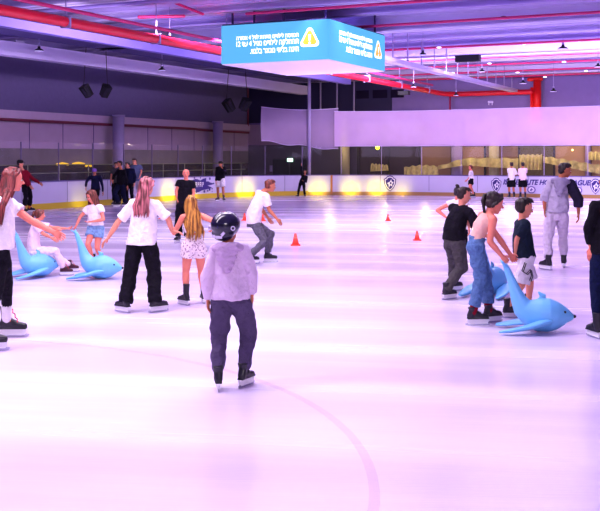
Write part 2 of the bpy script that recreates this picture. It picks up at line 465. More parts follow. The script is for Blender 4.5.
        obj('hair', b, m, body, True, g)
    if 'cap' in k:
        bm = bmesh.new()
        ell(bm, O(0, -.04, .22), fr * .42 * hh, face * .46 * hh, fu * .36 * hh, 20)
        b = remesh(bm, max(.006, vox * .8), 1)
        if k.get('brim', True):
            loft(b, [(O(0, .25, .22), fr * .33 * hh, fu * .03 * hh), (O(0, .45, .19), fr * .30 * hh, fu * .025 * hh), (O(0, .64, .14), fr * .17 * hh, fu * .02 * hh)], 14)
        obj('cap' if k.get('brim', True) else 'beanie', b, k['cap'], body, True, g)
    k['_'] = dict(body=body, g=g, O=O, hh=hh, Hb=Hb, fr=fr, face=face, fu=fu, arm=arm, leg=leg, neck=neck, pelvis=pelvis, cs=cs, cn=cn, spine=spine)
    return k['_']
# ------------------------------------------------------------------ the rink's outline
A0, B0, R0 = 24.0, 47.0, 8.5
PATH = []     # (point, inward normal, arc length)
def build_path():
    pts = []
    b = -10.0
    while b < B0 - R0: pts.append((A0, b, -1, 0)); b += .5
    for i in range(41):
        t = math.pi / 2 * i / 40
        pts.append((A0 - R0 + R0 * math.cos(t), B0 - R0 + R0 * math.sin(t), -math.cos(t), -math.sin(t)))
    a = A0 - R0 - .5
    while a > -6 + R0: pts.append((a, B0, 0, -1)); a -= .5
    for i in range(41):
        t = math.pi / 2 * (1 - i / 40)
        pts.append((-6 + R0 - R0 * math.cos(t), B0 - R0 + R0 * math.sin(t), math.cos(t), -math.sin(t)))
    s = 0; last = None
    for a, b, na, nb in pts:
        p = rk(a, b)
        if last is not None: s += (p - last).length
        PATH.append((p, W * na + U * nb, s)); last = p
build_path()
def on_path(s):
    for i in range(len(PATH) - 1):
        if PATH[i][2] <= s <= PATH[i + 1][2]:
            t = (s - PATH[i][2]) / (PATH[i + 1][2] - PATH[i][2])
            return PATH[i][0].lerp(PATH[i + 1][0], t), PATH[i][1].lerp(PATH[i + 1][1], t).normalized()
    return PATH[-1][0], PATH[-1][1]
def path_px(px):
    """Arc length at which the boards cross a column of the photograph."""
    best = None
    for i in range(len(PATH) - 1):
        p = PATH[i][0]; q = PATH[i + 1][0]
        if p.y < 1 or q.y < 1: continue
        x0 = 300 + F * p.x / p.y; x1 = 300 + F * q.x / q.y
        if x0 <= px <= x1: best = PATH[i][2] + (px - x0) / (x1 - x0) * (PATH[i + 1][2] - PATH[i][2])
    return best
def sweep(bm, s0, s1, prof, step=.5, mi=0, off=0):
    """Sweep a closed profile [(outward, z)] along the boards."""
    n = max(2, int((s1 - s0) / step) + 1); prev = None; first = None
    for i in range(n):
        p, nn = on_path(s0 + (s1 - s0) * i / (n - 1))
        r = [bm.verts.new(p - nn * x + UP * zz) for x, zz in prof]
        if prev:
            for k in range(len(r)):
                f = bm.faces.new((prev[k], prev[(k + 1) % len(r)], r[(k + 1) % len(r)], r[k])); f.material_index = mi
        else: first = r
        prev = r
    bm.faces.new(first[::-1]); bm.faces.new(prev)
def decal(bm, polys, s0, z0, sx, sz, lift=.012, mi=0):
    """Flat shapes laid on the boards: polygons in (along, up) units around (s0, z0)."""
    for poly in polys:
        vs = []
        for x, y in poly:
            p, nn = on_path(s0 + x * sx)
            vs.append(bm.verts.new(p + nn * lift + UP * (z0 + y * sz)))
        f = bm.faces.new(vs); f.material_index = mi

# ------------------------------------------------------------------ ice
def ice_material():
    m, n, b = nt('ice'); L = n.links.new
    tc = n.nodes.new('ShaderNodeTexCoord')
    rot = n.nodes.new('ShaderNodeMapping'); rot.inputs['Rotation'].default_value = (0, 0, math.radians(9))
    L(tc.outputs['Object'], rot.inputs[0])
    st = n.nodes.new('ShaderNodeMapping'); st.inputs['Scale'].default_value = (.05, .75, 1)
    L(rot.outputs[0], st.inputs[0])
    n1 = n.nodes.new('ShaderNodeTexNoise'); n1.inputs['Scale'].default_value = 1.3; n1.inputs['Detail'].default_value = 4; n1.inputs['Roughness'].default_value = .55
    L(st.outputs[0], n1.inputs['Vector'])
    n2 = n.nodes.new('ShaderNodeTexNoise'); n2.inputs['Scale'].default_value = .7; n2.inputs['Detail'].default_value = 6
    L(tc.outputs['Object'], n2.inputs['Vector'])
    # scratches
    s1 = n.nodes.new('ShaderNodeMapping'); s1.inputs['Scale'].default_value = (3, 40, 1); s1.inputs['Rotation'].default_value = (0, 0, .5)
    L(tc.outputs['Object'], s1.inputs[0])
    n3 = n.nodes.new('ShaderNodeTexNoise'); n3.inputs['Scale'].default_value = 1; n3.inputs['Detail'].default_value = 5; n3.inputs['Distortion'].default_value = 1.5
    L(s1.outputs[0], n3.inputs['Vector'])
    r1 = n.nodes.new('ShaderNodeValToRGB'); r1.color_ramp.elements[0].position = .38; r1.color_ramp.elements[1].position = .62
    r1.color_ramp.elements[0].color = (*lin((222, 208, 242)), 1); r1.color_ramp.elements[1].color = (*lin((236, 225, 245)), 1)
    L(n1.outputs['Fac'], r1.inputs[0])
    mx = n.nodes.new('ShaderNodeMix'); mx.data_type = 'RGBA'; mx.blend_type = 'MULTIPLY'; mx.inputs[0].default_value = .12
    L(r1.outputs[0], mx.inputs[6]); L(n2.outputs['Fac'], mx.inputs[7]); 
    L(mx.outputs[2], b.inputs['Base Color'])
    rr = n.nodes.new('ShaderNodeMapRange'); rr.inputs[1].default_value = .35; rr.inputs[2].default_value = .65; rr.inputs[3].default_value = .16; rr.inputs[4].default_value = .30
    L(n1.outputs['Fac'], rr.inputs[0]); L(rr.outputs[0], b.inputs['Roughness'])
    bp = n.nodes.new('ShaderNodeBump'); bp.inputs['Strength'].default_value = .12; bp.inputs['Distance'].default_value = .01
    L(n3.outputs['Fac'], bp.inputs['Height']); L(bp.outputs[0], b.inputs['Normal'])
    b.inputs['IOR'].default_value = 1.31
    return m
ICE = ice_material()
bm = bmesh.new()
vs = [bm.verts.new(rk(a, b)) for a, b in ((A0 + .1, -12), (A0 + .1, B0 + .1), (-7, B0 + .1), (-7, -12))]
bm.faces.new(vs)
tag(obj('floor', bm, ICE), kind='structure')
bm = bmesh.new()
vs = [bm.verts.new(rk(a, b, -.02)) for a, b in ((29, -12), (29, 54), (-12, 54), (-12, -12))]
bm.faces.new(vs)
tag(obj('floor_walkway', bm, mat('walkway_floor', (60, 52, 80), .7)), kind='structure')
# faint red face-off circle under the ice surface
bm = bmesh.new(); c = V((-4.08, 5.8, .004)); prev = None; N = 120
for i in range(N + 1):
    t = 2 * math.pi * i / N; d = V((math.cos(t), math.sin(t), 0))
    r = (bm.verts.new(c + d * 4.47), bm.verts.new(c + d * 4.53))
    if prev: bm.faces.new((prev[0], prev[1], r[1], r[0]))
    prev = r
m, n, b = nt('faded_circle'); b.inputs['Base Color'].default_value = (*lin((235, 150, 190)), 1); b.inputs['Alpha'].default_value = .13; b.inputs['Roughness'].default_value = .4
tag(obj('faceoff_circle', bm, m), 'faint pink painted circle line curving across the near ice', 'ice marking')

# ------------------------------------------------------------------ boards
s_a, s_b = PATH[0][2], PATH[-1][2]
BOARD = mat('board_white', (205, 200, 228), .45, var=.04, scale=2)
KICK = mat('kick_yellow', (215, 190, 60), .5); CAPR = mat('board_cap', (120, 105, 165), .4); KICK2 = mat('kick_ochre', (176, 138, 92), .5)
brd = empty('rink_barrier', V(rk(A0, 20)))
tag(brd, 'long low white dasher board curving round the ice', 'rink barrier')
def bobj(name, bm, m, parent=brd): return obj(name, bm, m, parent, False, brd.location.copy())
bm = bmesh.new(); sweep(bm, s_a, s_b, [(0, .22), (.10, .22), (.10, .98), (0, .98)]); bobj('board_panel', bm, BOARD)
s_k = path_px(308)
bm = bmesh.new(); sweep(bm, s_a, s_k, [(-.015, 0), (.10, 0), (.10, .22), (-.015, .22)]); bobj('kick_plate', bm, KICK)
bm = bmesh.new(); sweep(bm, s_k, s_b, [(-.015, 0), (.10, 0), (.10, .17), (-.015, .17)]); bobj('kick_plate', bm, KICK2)
bm = bmesh.new(); sweep(bm, s_k, s_b, [(0, .17), (.10, .17), (.10, .22), (0, .22)]); bobj('board_strip', bm, BOARD)
bm = bmesh.new(); sweep(bm, s_a, s_b, [(-.02, .98), (.12, .98), (.12, 1.02), (-.02, 1.02)]); bobj('top_rail', bm, CAPR)
s = s_a + 20
while s < s_b:     # vertical joints
    bm = bmesh.new(); sweep(bm, s, s + .025, [(-.006, .22), (.01, .22), (.01, .98), (-.006, .98)], .02); bobj('board_joint', bm, mat('joint_grey', (140, 130, 170), .6)); s += 2.44
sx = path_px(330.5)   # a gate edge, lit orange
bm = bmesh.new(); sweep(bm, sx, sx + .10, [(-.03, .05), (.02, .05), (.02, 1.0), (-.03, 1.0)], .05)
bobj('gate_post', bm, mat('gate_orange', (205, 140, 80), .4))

# glass panes and their posts
gm, n, b = nt('rink_glass')
for x in list(n.nodes):
    if x.type == 'BSDF_PRINCIPLED': n.nodes.remove(x)
tr = n.nodes.new('ShaderNodeBsdfTransparent'); tr.inputs[0].default_value = (.97, .97, .98, 1)
gl = n.nodes.new('ShaderNodeBsdfGlossy'); gl.inputs['Roughness'].default_value = .04; gl.inputs[0].default_value = (.9, .9, 1, 1)
df = n.nodes.new('ShaderNodeBsdfDiffuse'); df.inputs[0].default_value = (.5, .48, .5, 1)
lw = n.nodes.new('ShaderNodeLayerWeight'); lw.inputs[0].default_value = .5
fp = n.nodes.new('ShaderNodeMath'); fp.operation = 'POWER'; fp.inputs[1].default_value = 4; n.links.new(lw.outputs['Facing'], fp.inputs[0])
fz = n.nodes.new('ShaderNodeMath'); fz.operation = 'MULTIPLY_ADD'; fz.inputs[1].default_value = .45; fz.inputs[2].default_value = .03; n.links.new(fp.outputs[0], fz.inputs[0])
m1 = n.nodes.new('ShaderNodeMixShader'); m2 = n.nodes.new('ShaderNodeMixShader'); m2.inputs[0].default_value = .03
n.links.new(fz.outputs[0], m1.inputs[0]); n.links.new(tr.outputs[0], m1.inputs[1]); n.links.new(gl.outputs[0], m1.inputs[2])
n.links.new(m1.outputs[0], m2.inputs[1]); n.links.new(df.outputs[0], m2.inputs[2])
n.links.new(m2.outputs[0], n.nodes['Material Output'].inputs[0])
POST = mat('post_aluminium', (134, 122, 156), .4, .6)
POSTP = mat('post_pale', (176, 164, 200), .5)
s = path_px(2) - 1.0 if path_px(2) else 30
i = 0
while s < s_b - 9:
    s2 = s + 2.0
    bm = bmesh.new(); prev = None
    for q in range(5):       # one thin sheet per pane
        p, nn = on_path(s + .03 + (s2 - s - .06) * q / 4); c_ = (bm.verts.new(p - nn * .055 + UP * 1.035), bm.verts.new(p - nn * .055 + UP * 2.42))
        if prev: bm.faces.new((prev[0], c_[0], c_[1], prev[1]))
        prev = c_
    p, nn = on_path(s)
    g = obj('glass_panel', bm, gm, None, False, p + UP * 1.02)
    tag(g, 'clear glass panel standing on the rink barrier with a slim post', 'glass panel', 'clear glass panels along the rink barrier')
    bm = bmesh.new(); tn = nn.cross(UP)
    box(bm, p - nn * .055 + UP * 1.73, tn * .015, nn * .02, UP * .69)
    obj('post', bm, POSTP if s > path_px(315) else POST, g, False, p + UP * 1.02)
    s = s2; i += 1
# tall white net pole
p, nn = on_path(path_px(310))
bm = bmesh.new(); tube(bm, [p + UP * 1.0 - nn * .12, p + UP * 6.1 - nn * .12], .085, 12, False, False)
tag(obj('net_pole', bm, mat('pole_lilac', (175, 160, 205), .5), None, True, p), 'tall slim pale pole standing behind the barrier and passing the net', 'pole')

# protective net above the glass
def net_material(name, al, rgb):
    m, n, b = nt(name); L = n.links.new
    b.inputs['Base Color'].default_value = (*lin(rgb), 1); b.inputs['Roughness'].default_value = .9
    tc = n.nodes.new('ShaderNodeTexCoord'); sc = n.nodes.new('ShaderNodeTexNoise'); sc.inputs['Scale'].default_value = 1.2
    L(tc.outputs['Object'], sc.inputs['Vector'])
    mr = n.nodes.new('ShaderNodeMapRange'); mr.inputs[3].default_value = al - .06; mr.inputs[4].default_value = al + .06
    L(sc.outputs['Fac'], mr.inputs[0]); L(mr.outputs[0], b.inputs['Alpha'])
    return m
def net(s0, s1, zb, zt, off, mname, label, sag=.1):
    bm = bmesh.new(); n = int((s1 - s0) / .35) + 2; prev = None
    for i in range(n):
        t = i / (n - 1); p, nn = on_path(s0 + (s1 - s0) * t)
        col = []
        for j in range(7):
            h = j / 6
            zz = zb(t) * (1 - h) + zt(t) * h
            w = .05 * math.sin(i * .55 + j * .5) + .03 * math.sin(i * 1.3)
            col.append(bm.verts.new(p - nn * (off + w) + UP * zz))
        if prev:
            for j in range(6): bm.faces.new((prev[j], col[j], col[j + 1], prev[j + 1]))
        prev = col
    p, nn = on_path(s0)
    o = obj('safety_net', bm, mname, None, True, p + UP * 2.4)
    tag(o, label, 'net', 'safety nets above the far glass')
    bm = bmesh.new(); pts = []; 
    for i in range(60):
        t = i / 59; q, nn = on_path(s0 + (s1 - s0) * t); pts.append(q - nn * off + UP * (zt(t) + .01))
    tube(bm, pts, .022, 6); obj('top_cable', bm, mat('cable_pale', (205, 190, 230), .5), o, False, o.location.copy())
    bm = bmesh.new(); pts = []
    for i in range(60):
        t = i / 59; q, nn = on_path(s0 + (s1 - s0) * t); pts.append(q - nn * off + UP * (zb(t)))
    tube(bm, pts, .018, 6); obj('bottom_cable', bm, MATS['cable_pale'], o, False, o.location.copy())
N1 = net_material('net_lilac', .74, (222, 190, 236)); N2 = net_material('net_thin', .58, (196, 170, 218))
sL, sM = path_px(264), path_px(335)
net(sL, sM + .2, lambda t: 2.68 - .42 * t + .05 * math.sin(t * 14), lambda t: 4.33 - .10 * math.sin(t * 3.1), .25, N2, 'thin translucent pale net with a sagging lower edge, left of the main net')
net(sM, s_b - 6, lambda t: 2.44, lambda t: 4.16 + .12 * t, .15, N1, 'wide pale lilac net hanging above the far glass')

# markings on the boards
INK = mat('ink_violet', (62, 44, 132), .5); INKW = mat('ink_white', (235, 230, 245), .5); INKM = mat('ink_mid', (120, 105, 175), .5)
def text_on(s0, z0, body, size, m, parent=None, name='lettering', shear=.25, width=None, bold=.012):
    """Lettering laid on a straight run of the boards."""
    p, nn = on_path(s0); tn = UP.cross(nn)           # reads left to right for someone on the ice
    cu = bpy.data.curves.new(name, 'FONT'); cu.body = body; cu.size = size; cu.shear = shear; cu.extrude = .002; cu.offset = bold
    o = bpy.data.objects.new(name, cu); COL.objects.link(o)
    dg = bpy.context.evaluated_depsgraph_get(); me = bpy.data.meshes.new_from_object(o.evaluated_get(dg)); bpy.data.objects.remove(o)
    xs = [v.co.x for v in me.vertices]; w = max(xs) - min(xs); k = (width / w) if width else 1
    o = link(name, me, m)
    M = Matrix.Identity(4)
    M.col[0] = (*(tn * k), 0); M.col[1] = (0, 0, 1, 0); M.col[2] = (*nn, 0); M.col[3] = (*(p + nn * .014 + UP * z0), 1)
    me.transform(M); 
    if parent: 
        me.transform(Matrix.Translation(-parent.location)); o.parent = parent
    return o
s_t = path_px(503); s_e = path_px(591)
t = text_on(s_t, .60, 'ISRAEL ELITE HOCKEY LEAGUE', .33, INK, None, 'board_lettering', .3, s_e - s_t)
tag(t, 'dark violet slanted lettering ISRAEL ELITE HOCKEY LEAGUE on the far white board', 'lettering')
def circle(cx, cy, r, n=18, a0=0): return [(cx + r * math.cos(2 * math.pi * i / n + a0), cy + r * math.sin(2 * math.pi * i / n + a0)) for i in range(n)]
def shield(px, z0, w, h, label):
    s0 = path_px(px); bm = bmesh.new()
    out = [(0, -.5), (.28, -.30), (.46, -.02), (.50, .28), (.30, .36), (.22, .46), (0, .50), (-.22, .46), (-.30, .36), (-.50, .28), (-.46, -.02), (-.28, -.30)]
    decal(bm, [out], s0, z0, w, h, .012, 0)
    decal(bm, [[(x * .86, y * .88) for x, y in out]], s0, z0, w, h, .016, 1)
    decal(bm, [[(x * .70, y * .74) for x, y in out]], s0, z0, w, h, .020, 0)
    decal(bm, [[(-.24, .02), (-.02, .12), (.10, .28), (.16, .12), (.30, .10), (.18, -.04), (.20, -.20), (.04, -.10), (-.10, -.28), (-.12, -.06)]], s0, z0, w, h, .024, 1)
    decal(bm, [[(-.14, .20), (-.02, .20), (-.02, .28), (-.14, .28)], circle(.06, .02, .07)], s0, z0, w, h, .027, 0)
    p, nn = on_path(s0)
    tag(obj('shield_emblem', bm, [INK, INKW], None, False, p), label, 'emblem')
shield(390, .58, .62, .80, 'dark violet shield emblem with a white figure, alone on the curved board')
shield(496.3, .55, .50, .72, 'dark violet shield emblem at the start of the league lettering')
shield(595.5, .55, .50, .72, 'pale violet shield emblem at the end of the league lettering')
for px, lb in ((531.5, 'small round violet badge under the word ELITE on the far board'), (578, 'small round violet badge under the word LEAGUE on the far board')):
    s0 = path_px(px); bm = bmesh.new()
    decal(bm, [circle(0, 0, .5)], s0, .36, .40, .34, .012, 0); decal(bm, [circle(0, 0, .36)], s0, .36, .40, .34, .016, 1)
    decal(bm, [[(-.2, -.1), (0, .25), (.22, -.05), (.05, -.05), (0, -.25)]], s0, .36, .40, .34, .02, 0)
    p, nn = on_path(s0); tag(obj('round_badge', bm, [INKM, INKW], None, False, p), lb, 'emblem')
# violet splash artwork on the left board
s0 = path_px(199); bm = bmesh.new(); rnd = random.Random(3)
blob = []
for i in range(40):
    t = 2 * math.pi * i / 40; r = 1 + (.28 * math.sin(t * 7) + .18 * math.sin(t * 11 + 1)) * (.8 if i % 2 else .4)
    blob.append((.95 * r * math.cos(t), .27 * r * math.sin(t)))
decal(bm, [blob], s0, .62, 1, 1, .012, 0)
for i in range(34):
    t = rnd.uniform(0, 6.28); r = rnd.uniform(.9, 1.5)
    decal(bm, [circle(1.1 * r * math.cos(t), .27 * r * math.sin(t), rnd.uniform(.02, .07), 8)], s0, .62, 1, 1, .014, 0)
for i, (x, y, w) in enumerate(((-.45, .02, .12), (-.27, .03, .13), (-.08, .02, .12), (.10, .03, .13), (.29, .02, .12))):   # white letter shapes
    h = .11
    P_ = [[(x - w / 2, y - h), (x - w / 2 + .04, y - h), (x - w / 2 + .04, y + h), (x - w / 2, y + h)], [(x - w / 2, y + h - .045), (x + w / 2, y + h - .045), (x + w / 2, y + h), (x - w / 2, y + h)],
          [(x - w / 2, y - .02), (x + w / 2 - .02, y - .02), (x + w / 2 - .02, y + .02), (x - w / 2, y + .02)], [(x + w / 2 - .04, y - h * (i % 2)), (x + w / 2, y - h * (i % 2)), (x + w / 2, y + h), (x + w / 2 - .04, y + h)]]
    decal(bm, P_, s0, .62, 1, 1, .018, 1)
p, nn = on_path(s0)
tag(obj('splash_artwork', bm, [INK, INKW], None, False, p), 'violet ink splash artwork with white letters on the left white board', 'artwork')

# ------------------------------------------------------------------ the hall
AW, BW, HW = 28.5, 51.5, 6.25
WALL_UP = mat('wall_dark_violet', (112, 100, 148), .85, bump=.15, scale=6, var=.10)
WALL_UPB = mat('wall_violet', (134, 114, 182), .85, var=.08, scale=3)
LEDGE = mat('ledge_lilac', (200, 176, 208), .7, var=.05, scale=4)
PANEL = mat('panel_lilac', (186, 160, 194), .7, bump=.1, scale=2, var=.08)
OLIVE = mat('panel_olive', (134, 122, 134), .6, var=.25, scale=1.5)
DARKW = mat('window_dark', (58, 50, 66), .25, var=.3, scale=1)
def wall(name, p0, p1, z0, z1, m, off=0, th=.15):
    d = (p1 - p0).normalized(); nrm = d.cross(UP)
    bm = bmesh.new(); c = (p0 + p1) / 2 + UP * (z0 + z1) / 2 + nrm * (th / 2 + off)
    box(bm, c, d * (p1 - p0).length / 2, nrm * th / 2, UP * (z1 - z0) / 2)
    return tag(obj(name, bm, m, None, False, (p0 + p1) / 2), kind='structure')
# left wall runs along U at a=AW; outward = +W ; order so that d x UP points outward
L0, L1 = rk(AW, BW), rk(AW, -12)
L0, L1 = L1, L0
nrm_test = (L1 - L0).normalized().cross(UP)
SG = 1 if nrm_test.dot(W) > 0 else -1
def lwall(name, b0, b1, z0, z1, m, off=0, th=.15):
    d = U; bm = bmesh.new()
    box(bm, rk(AW, (b0 + b1) / 2, (z0 + z1) / 2) + W * (th / 2 + off), d * (b1 - b0) / 2, W * th / 2, UP * (z1 - z0) / 2)
    return tag(obj(name, bm, m, None, False, rk(AW, (b0 + b1) / 2)), kind='structure')
def fwall(name, a0, a1, z0, z1, m, off=0, th=.15):
    bm = bmesh.new()
    box(bm, rk((a0 + a1) / 2, BW, (z0 + z1) / 2) + U * (th / 2 + off), W * (a1 - a0) / 2, U * th / 2, UP * (z1 - z0) / 2)
    return tag(obj(name, bm, m, None, False, rk((a0 + a1) / 2, BW)), kind='structure')
lwall('wall_left', -12, BW, 3.80, HW + .3, WALL_UP, 0, .3)
lwall('trim_1', -12, BW, 3.45, 3.80, LEDGE, -.12, .4)
lwall('wall_left_middle', -12, BW, 2.25, 3.45, PANEL, 0, .25)
lwall('wall_left_lower', -12, BW, 1.55, 2.25, OLIVE, 0, .25)
lwall('wall_left_base', -12, BW, -.02, 1.55, DARKW, 0, .25)
b = 24.0
while b < BW - 1:
    lwall('trim_2', b, b + .035, 2.25, 3.42, mat('seam_violet', (100, 84, 140), .8), -.012, .02); b += 2.15
fwall('wall_far', -12, AW, 3.80, HW + .3, WALL_UPB, 0, .3)
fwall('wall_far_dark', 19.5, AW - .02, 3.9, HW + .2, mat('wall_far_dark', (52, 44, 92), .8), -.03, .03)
fwall('wall_far_middle', -12, AW, 2.6, 3.80, PANEL, 0, .25)
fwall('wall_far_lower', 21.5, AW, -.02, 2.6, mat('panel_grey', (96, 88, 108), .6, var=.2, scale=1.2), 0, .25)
fwall('wall_far_base', -12, 21.5, -.02, .95, mat('lobby_base', (92, 78, 70), .7), 0, .25)
BEIGE = mat('lobby_beige', (196, 156, 124), .6, var=.10, scale=2); BRN = mat('lobby_brown', (150, 116, 92), .6, var=.15, scale=2); DKM = mat('mullion_dark', (44, 36, 44), .5)
a = 21.5; i = 0
while a > -12:
    m = [BEIGE, BEIGE, BRN, BEIGE, BRN, mat('lobby_olive', (104, 92, 62), .6, var=.2, scale=2)][i % 6]
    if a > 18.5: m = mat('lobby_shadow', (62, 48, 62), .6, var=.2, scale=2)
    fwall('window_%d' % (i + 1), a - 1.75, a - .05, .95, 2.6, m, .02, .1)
    fwall('trim_3', a - .05, a + .05, .9, 2.62, DKM, -.05, .12)
    a -= 1.8; i += 1
fwall('trim_4', -12, 21.5, 2.46, 2.62, DKM, -.06, .10)
# columns
CM = mat('column_lilac', (168, 150, 198), .75, bump=.05, scale=5, var=.05); CY = mat('column_cream', (196, 186, 150), .7, var=.06, scale=5)
def column(a, b, r, h, m, label):
    bm = bmesh.new(); tube(bm, [rk(a, b), rk(a, b, h - .06)], r, 24, False, False)
    o = obj('column', bm, m, None, True, rk(a, b)); tag(o, label, 'column', kind='structure')
    bm = bmesh.new(); tube(bm, [rk(a, b, h - .10), rk(a, b, h)], r * 1.12, 24, False, False); obj('column_capital', bm, m, o, True, rk(a, b))
column(27.9, 38.0, .27, 3.85, CM, 'round pale column on the left wall, nearer one'); column(27.9, 47.0, .27, 3.85, CM, 'round pale column on the left wall near the corner')
for px, r, m, lb in ((345, .26, CY, 'round cream column behind the far glass'), (457, .30, CM, 'wide pale column behind the far glass'), (494, .26, CY, 'yellow lit column behind the far glass'), (588, .14, CM, 'thin pale column behind the glass at the right')):
    x = (px - 300) / F; dd = V((x, 1, 0)); t = 51.0 / dd.dot(U); a = dd.dot(W) * t
    column(a, 51.0, r, 4.0, m, lb)
# warm ribbon shapes standing in for blurred yellow reflections in the glass
RIB = mat('reflection_yellow', (204, 190, 132), .8, bump=.4, var=.5, scale=7)
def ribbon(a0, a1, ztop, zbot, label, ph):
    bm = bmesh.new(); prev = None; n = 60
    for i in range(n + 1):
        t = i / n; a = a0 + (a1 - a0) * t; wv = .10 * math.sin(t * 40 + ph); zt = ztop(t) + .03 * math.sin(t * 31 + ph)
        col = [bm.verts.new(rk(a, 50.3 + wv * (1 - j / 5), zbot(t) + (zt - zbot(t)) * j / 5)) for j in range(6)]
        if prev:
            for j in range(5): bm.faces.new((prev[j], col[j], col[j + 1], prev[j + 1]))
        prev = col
    o = obj('reflection_sheet', bm, RIB, None, True, rk(a0, 50.3)); tag(o, label, 'reflection')
def apx(px, b=50.3):
    dd = V(((px - 300) / F, 1, 0)); return dd.dot(W) * b / dd.dot(U)
ribbon(apx(404), apx(438), lambda t: 1.35 + .12 * math.sin(t * 2.6), lambda t: .9, 'low cream stand-in drape lit warm behind the glass, left of the pale column', 0)
ribbon(apx(438), apx(518.5), lambda t: 1.42 + .42 * min(1, t * 3), lambda t: 1.25 + .3 * min(1, t * 3) - .25 * t, 'long pale yellow reflection stand-in rising behind the far glass above the single skater', 1)
ribbon(apx(519), apx(542), lambda t: 2.02, lambda t: 1.25, 'tall yellow reflection stand-in behind the two referees', 2)
ribbon(apx(543), apx(600), lambda t: 1.95 - .45 * t, lambda t: 1.62 - .55 * t, 'sloping yellow reflection stand-in behind the man in the grey hoodie', 3)
ribbon(apx(588), apx(612), lambda t: 2.15, lambda t: 1.75, 'short yellow reflection stand-in high at the right end of the lobby', 4)
ribbon(apx(371), apx(388), lambda t: 1.55 - .08 * t, lambda t: 1.12 + .05 * t, 'small cream reflection stand-in left of the shield emblem', 5)

def sign(name, p, n, w, h, m, label, cat):
    bm = bmesh.new(); box(bm, p, UP.cross(n) * w / 2, n * .03, UP * h / 2)
    return tag(obj(name, bm, m, None, False, p), label, cat)
ex = at(290, 160, 1); 
def on_plane_b(px, py, b):
    dd = V(((px - 300) / F, 1, (HOR - py) / F)); t = b / dd.dot(U); return dd * t + UP * EYE
def on_plane_a(px, py, a):
    dd = V(((px - 300) / F, 1, (HOR - py) / F)); t = a / dd.dot(W); return dd * t + UP * EYE
sign('exit_sign', on_plane_b(290, 160, BW - .12), -U, .34, .20, mat('exit_lit', (210, 255, 225), .5, emit=(200, 255, 220), es=2.2), 'small lit greenish white exit sign above the dark doorway', 'sign')
sign('wall_notice', on_plane_b(271, 168.5, BW - .1), -U, .16, .36, mat('notice_lilac', (180, 165, 215), .6), 'small upright pale notice left of the dark doorway', 'notice')
a_0, a_1 = apx(273, BW), apx(307, BW)
fwall('door_1', a_1, a_0, 0, 1.75, mat('door_dark', (34, 38, 40), .3, var=.3, scale=2), -.04, .05)
fwall('door_frame', a_1, a_0, 1.75, 1.82, mat('door_edge', (70, 70, 80), .5), -.06, .06)
fwall('trim_5', (a_0 + a_1) / 2 - .03, (a_0 + a_1) / 2 + .03, 0, 1.75, MATS['door_edge'], -.06, .06)
sign('wall_vent', on_plane_a(19.5, 45, AW - 4.4), -W, .44, .30, mat('vent_pale', (185, 172, 220), .6), 'small pale square vent on the beam at the upper left', 'vent')
# railings on the left walkway
RAIL = mat('rail_steel', (150, 150, 130), .4, .5)
rl = empty('walkway_railing', rk(26.2, 38)); tag(rl, 'slim metal railing on the walkway behind the left glass', 'railing')
for zz in (1.58, 1.25):
    bm = bmesh.new(); tube(bm, [rk(26.2, 22, zz), rk(26.2, 47, zz)], .022, 6); obj('rail', bm, RAIL, rl, True, rl.location.copy())
for i in range(14):
    bm = bmesh.new(); tube(bm, [rk(26.2, 22.5 + i * 1.85, 0), rk(26.2, 22.5 + i * 1.85, 1.58)], .02, 6); obj('baluster', bm, RAIL, rl, True, rl.location.copy())
# golden tubes of walkway lights seen behind the glass
GOLD = mat('gold_lit', (230, 195, 70), .5, emit=(235, 190, 50), es=.9)
for x0, x1, yy, lb in ((57, 68, 164.5, 'left golden strip light glowing on the wall behind the left glass'), (73, 84, 164, 'middle golden strip light glowing on the wall behind the left glass'), (86, 91, 166, 'short golden strip light beside the person in the purple beanie')):
    bm = bmesh.new(); p0, p1 = on_plane_a(x0, yy, AW - .1), on_plane_a(x1, yy, AW - .1); tube(bm, [p0, (p0 + p1) / 2 + UP * .05, p1], .05, 8)
    tag(obj('strip_light', bm, GOLD, None, True, p0), lb, 'light')
bm = bmesh.new(); ell(bm, on_plane_b(377.5, 147.5, 50.6), W * .11, U * .06, UP * .11)
tag(obj('round_light', bm, mat('lamp_yellow', (255, 250, 60), .4, emit=(240, 250, 40), es=5), None, True, on_plane_b(377.5, 147.5, 50.6)), 'round yellow lamp glowing under the net behind the glass', 'light')
bm = bmesh.new(); ell(bm, on_plane_b(572.5, 150, 50.6), W * .05, U * .04, UP * .05)
tag(obj('small_light', bm, mat('lamp_orange', (255, 220, 140), .4, emit=(255, 200, 120), es=5), None, True, on_plane_b(572.5, 150, 50.6)), 'tiny orange lamp behind the glass above the man in grey', 'light')

# ------------------------------------------------------------------ ceiling
def ceil_mat():
    m, n, b = nt('ceiling_deck'); L = n.links.new
    tc = n.nodes.new('ShaderNodeTexCoord'); mp = n.nodes.new('ShaderNodeMapping'); mp.inputs['Rotation'].default_value = (0, 0, YAW)
    L(tc.outputs['Object'], mp.inputs[0])
    wv = n.nodes.new('ShaderNodeTexWave'); wv.bands_direction = 'Y'; wv.inputs['Scale'].default_value = 1.6
    L(mp.outputs[0], wv.inputs['Vector'])
    rp = n.nodes.new('ShaderNodeValToRGB'); rp.color_ramp.elements[0].color = (*lin((166, 146, 214)), 1); rp.color_ramp.elements[1].color = (*lin((208, 190, 240)), 1)
    L(wv.outputs['Fac'], rp.inputs[0]); L(rp.outputs[0], b.inputs['Base Color'])
    bp = n.nodes.new('ShaderNodeBump'); bp.inputs['Strength'].default_value = .5; bp.inputs['Distance'].default_value = .05
    L(wv.outputs['Fac'], bp.inputs['Height']); L(bp.outputs[0], b.inputs['Normal'])
    b.inputs['Roughness'].default_value = .7
    return m
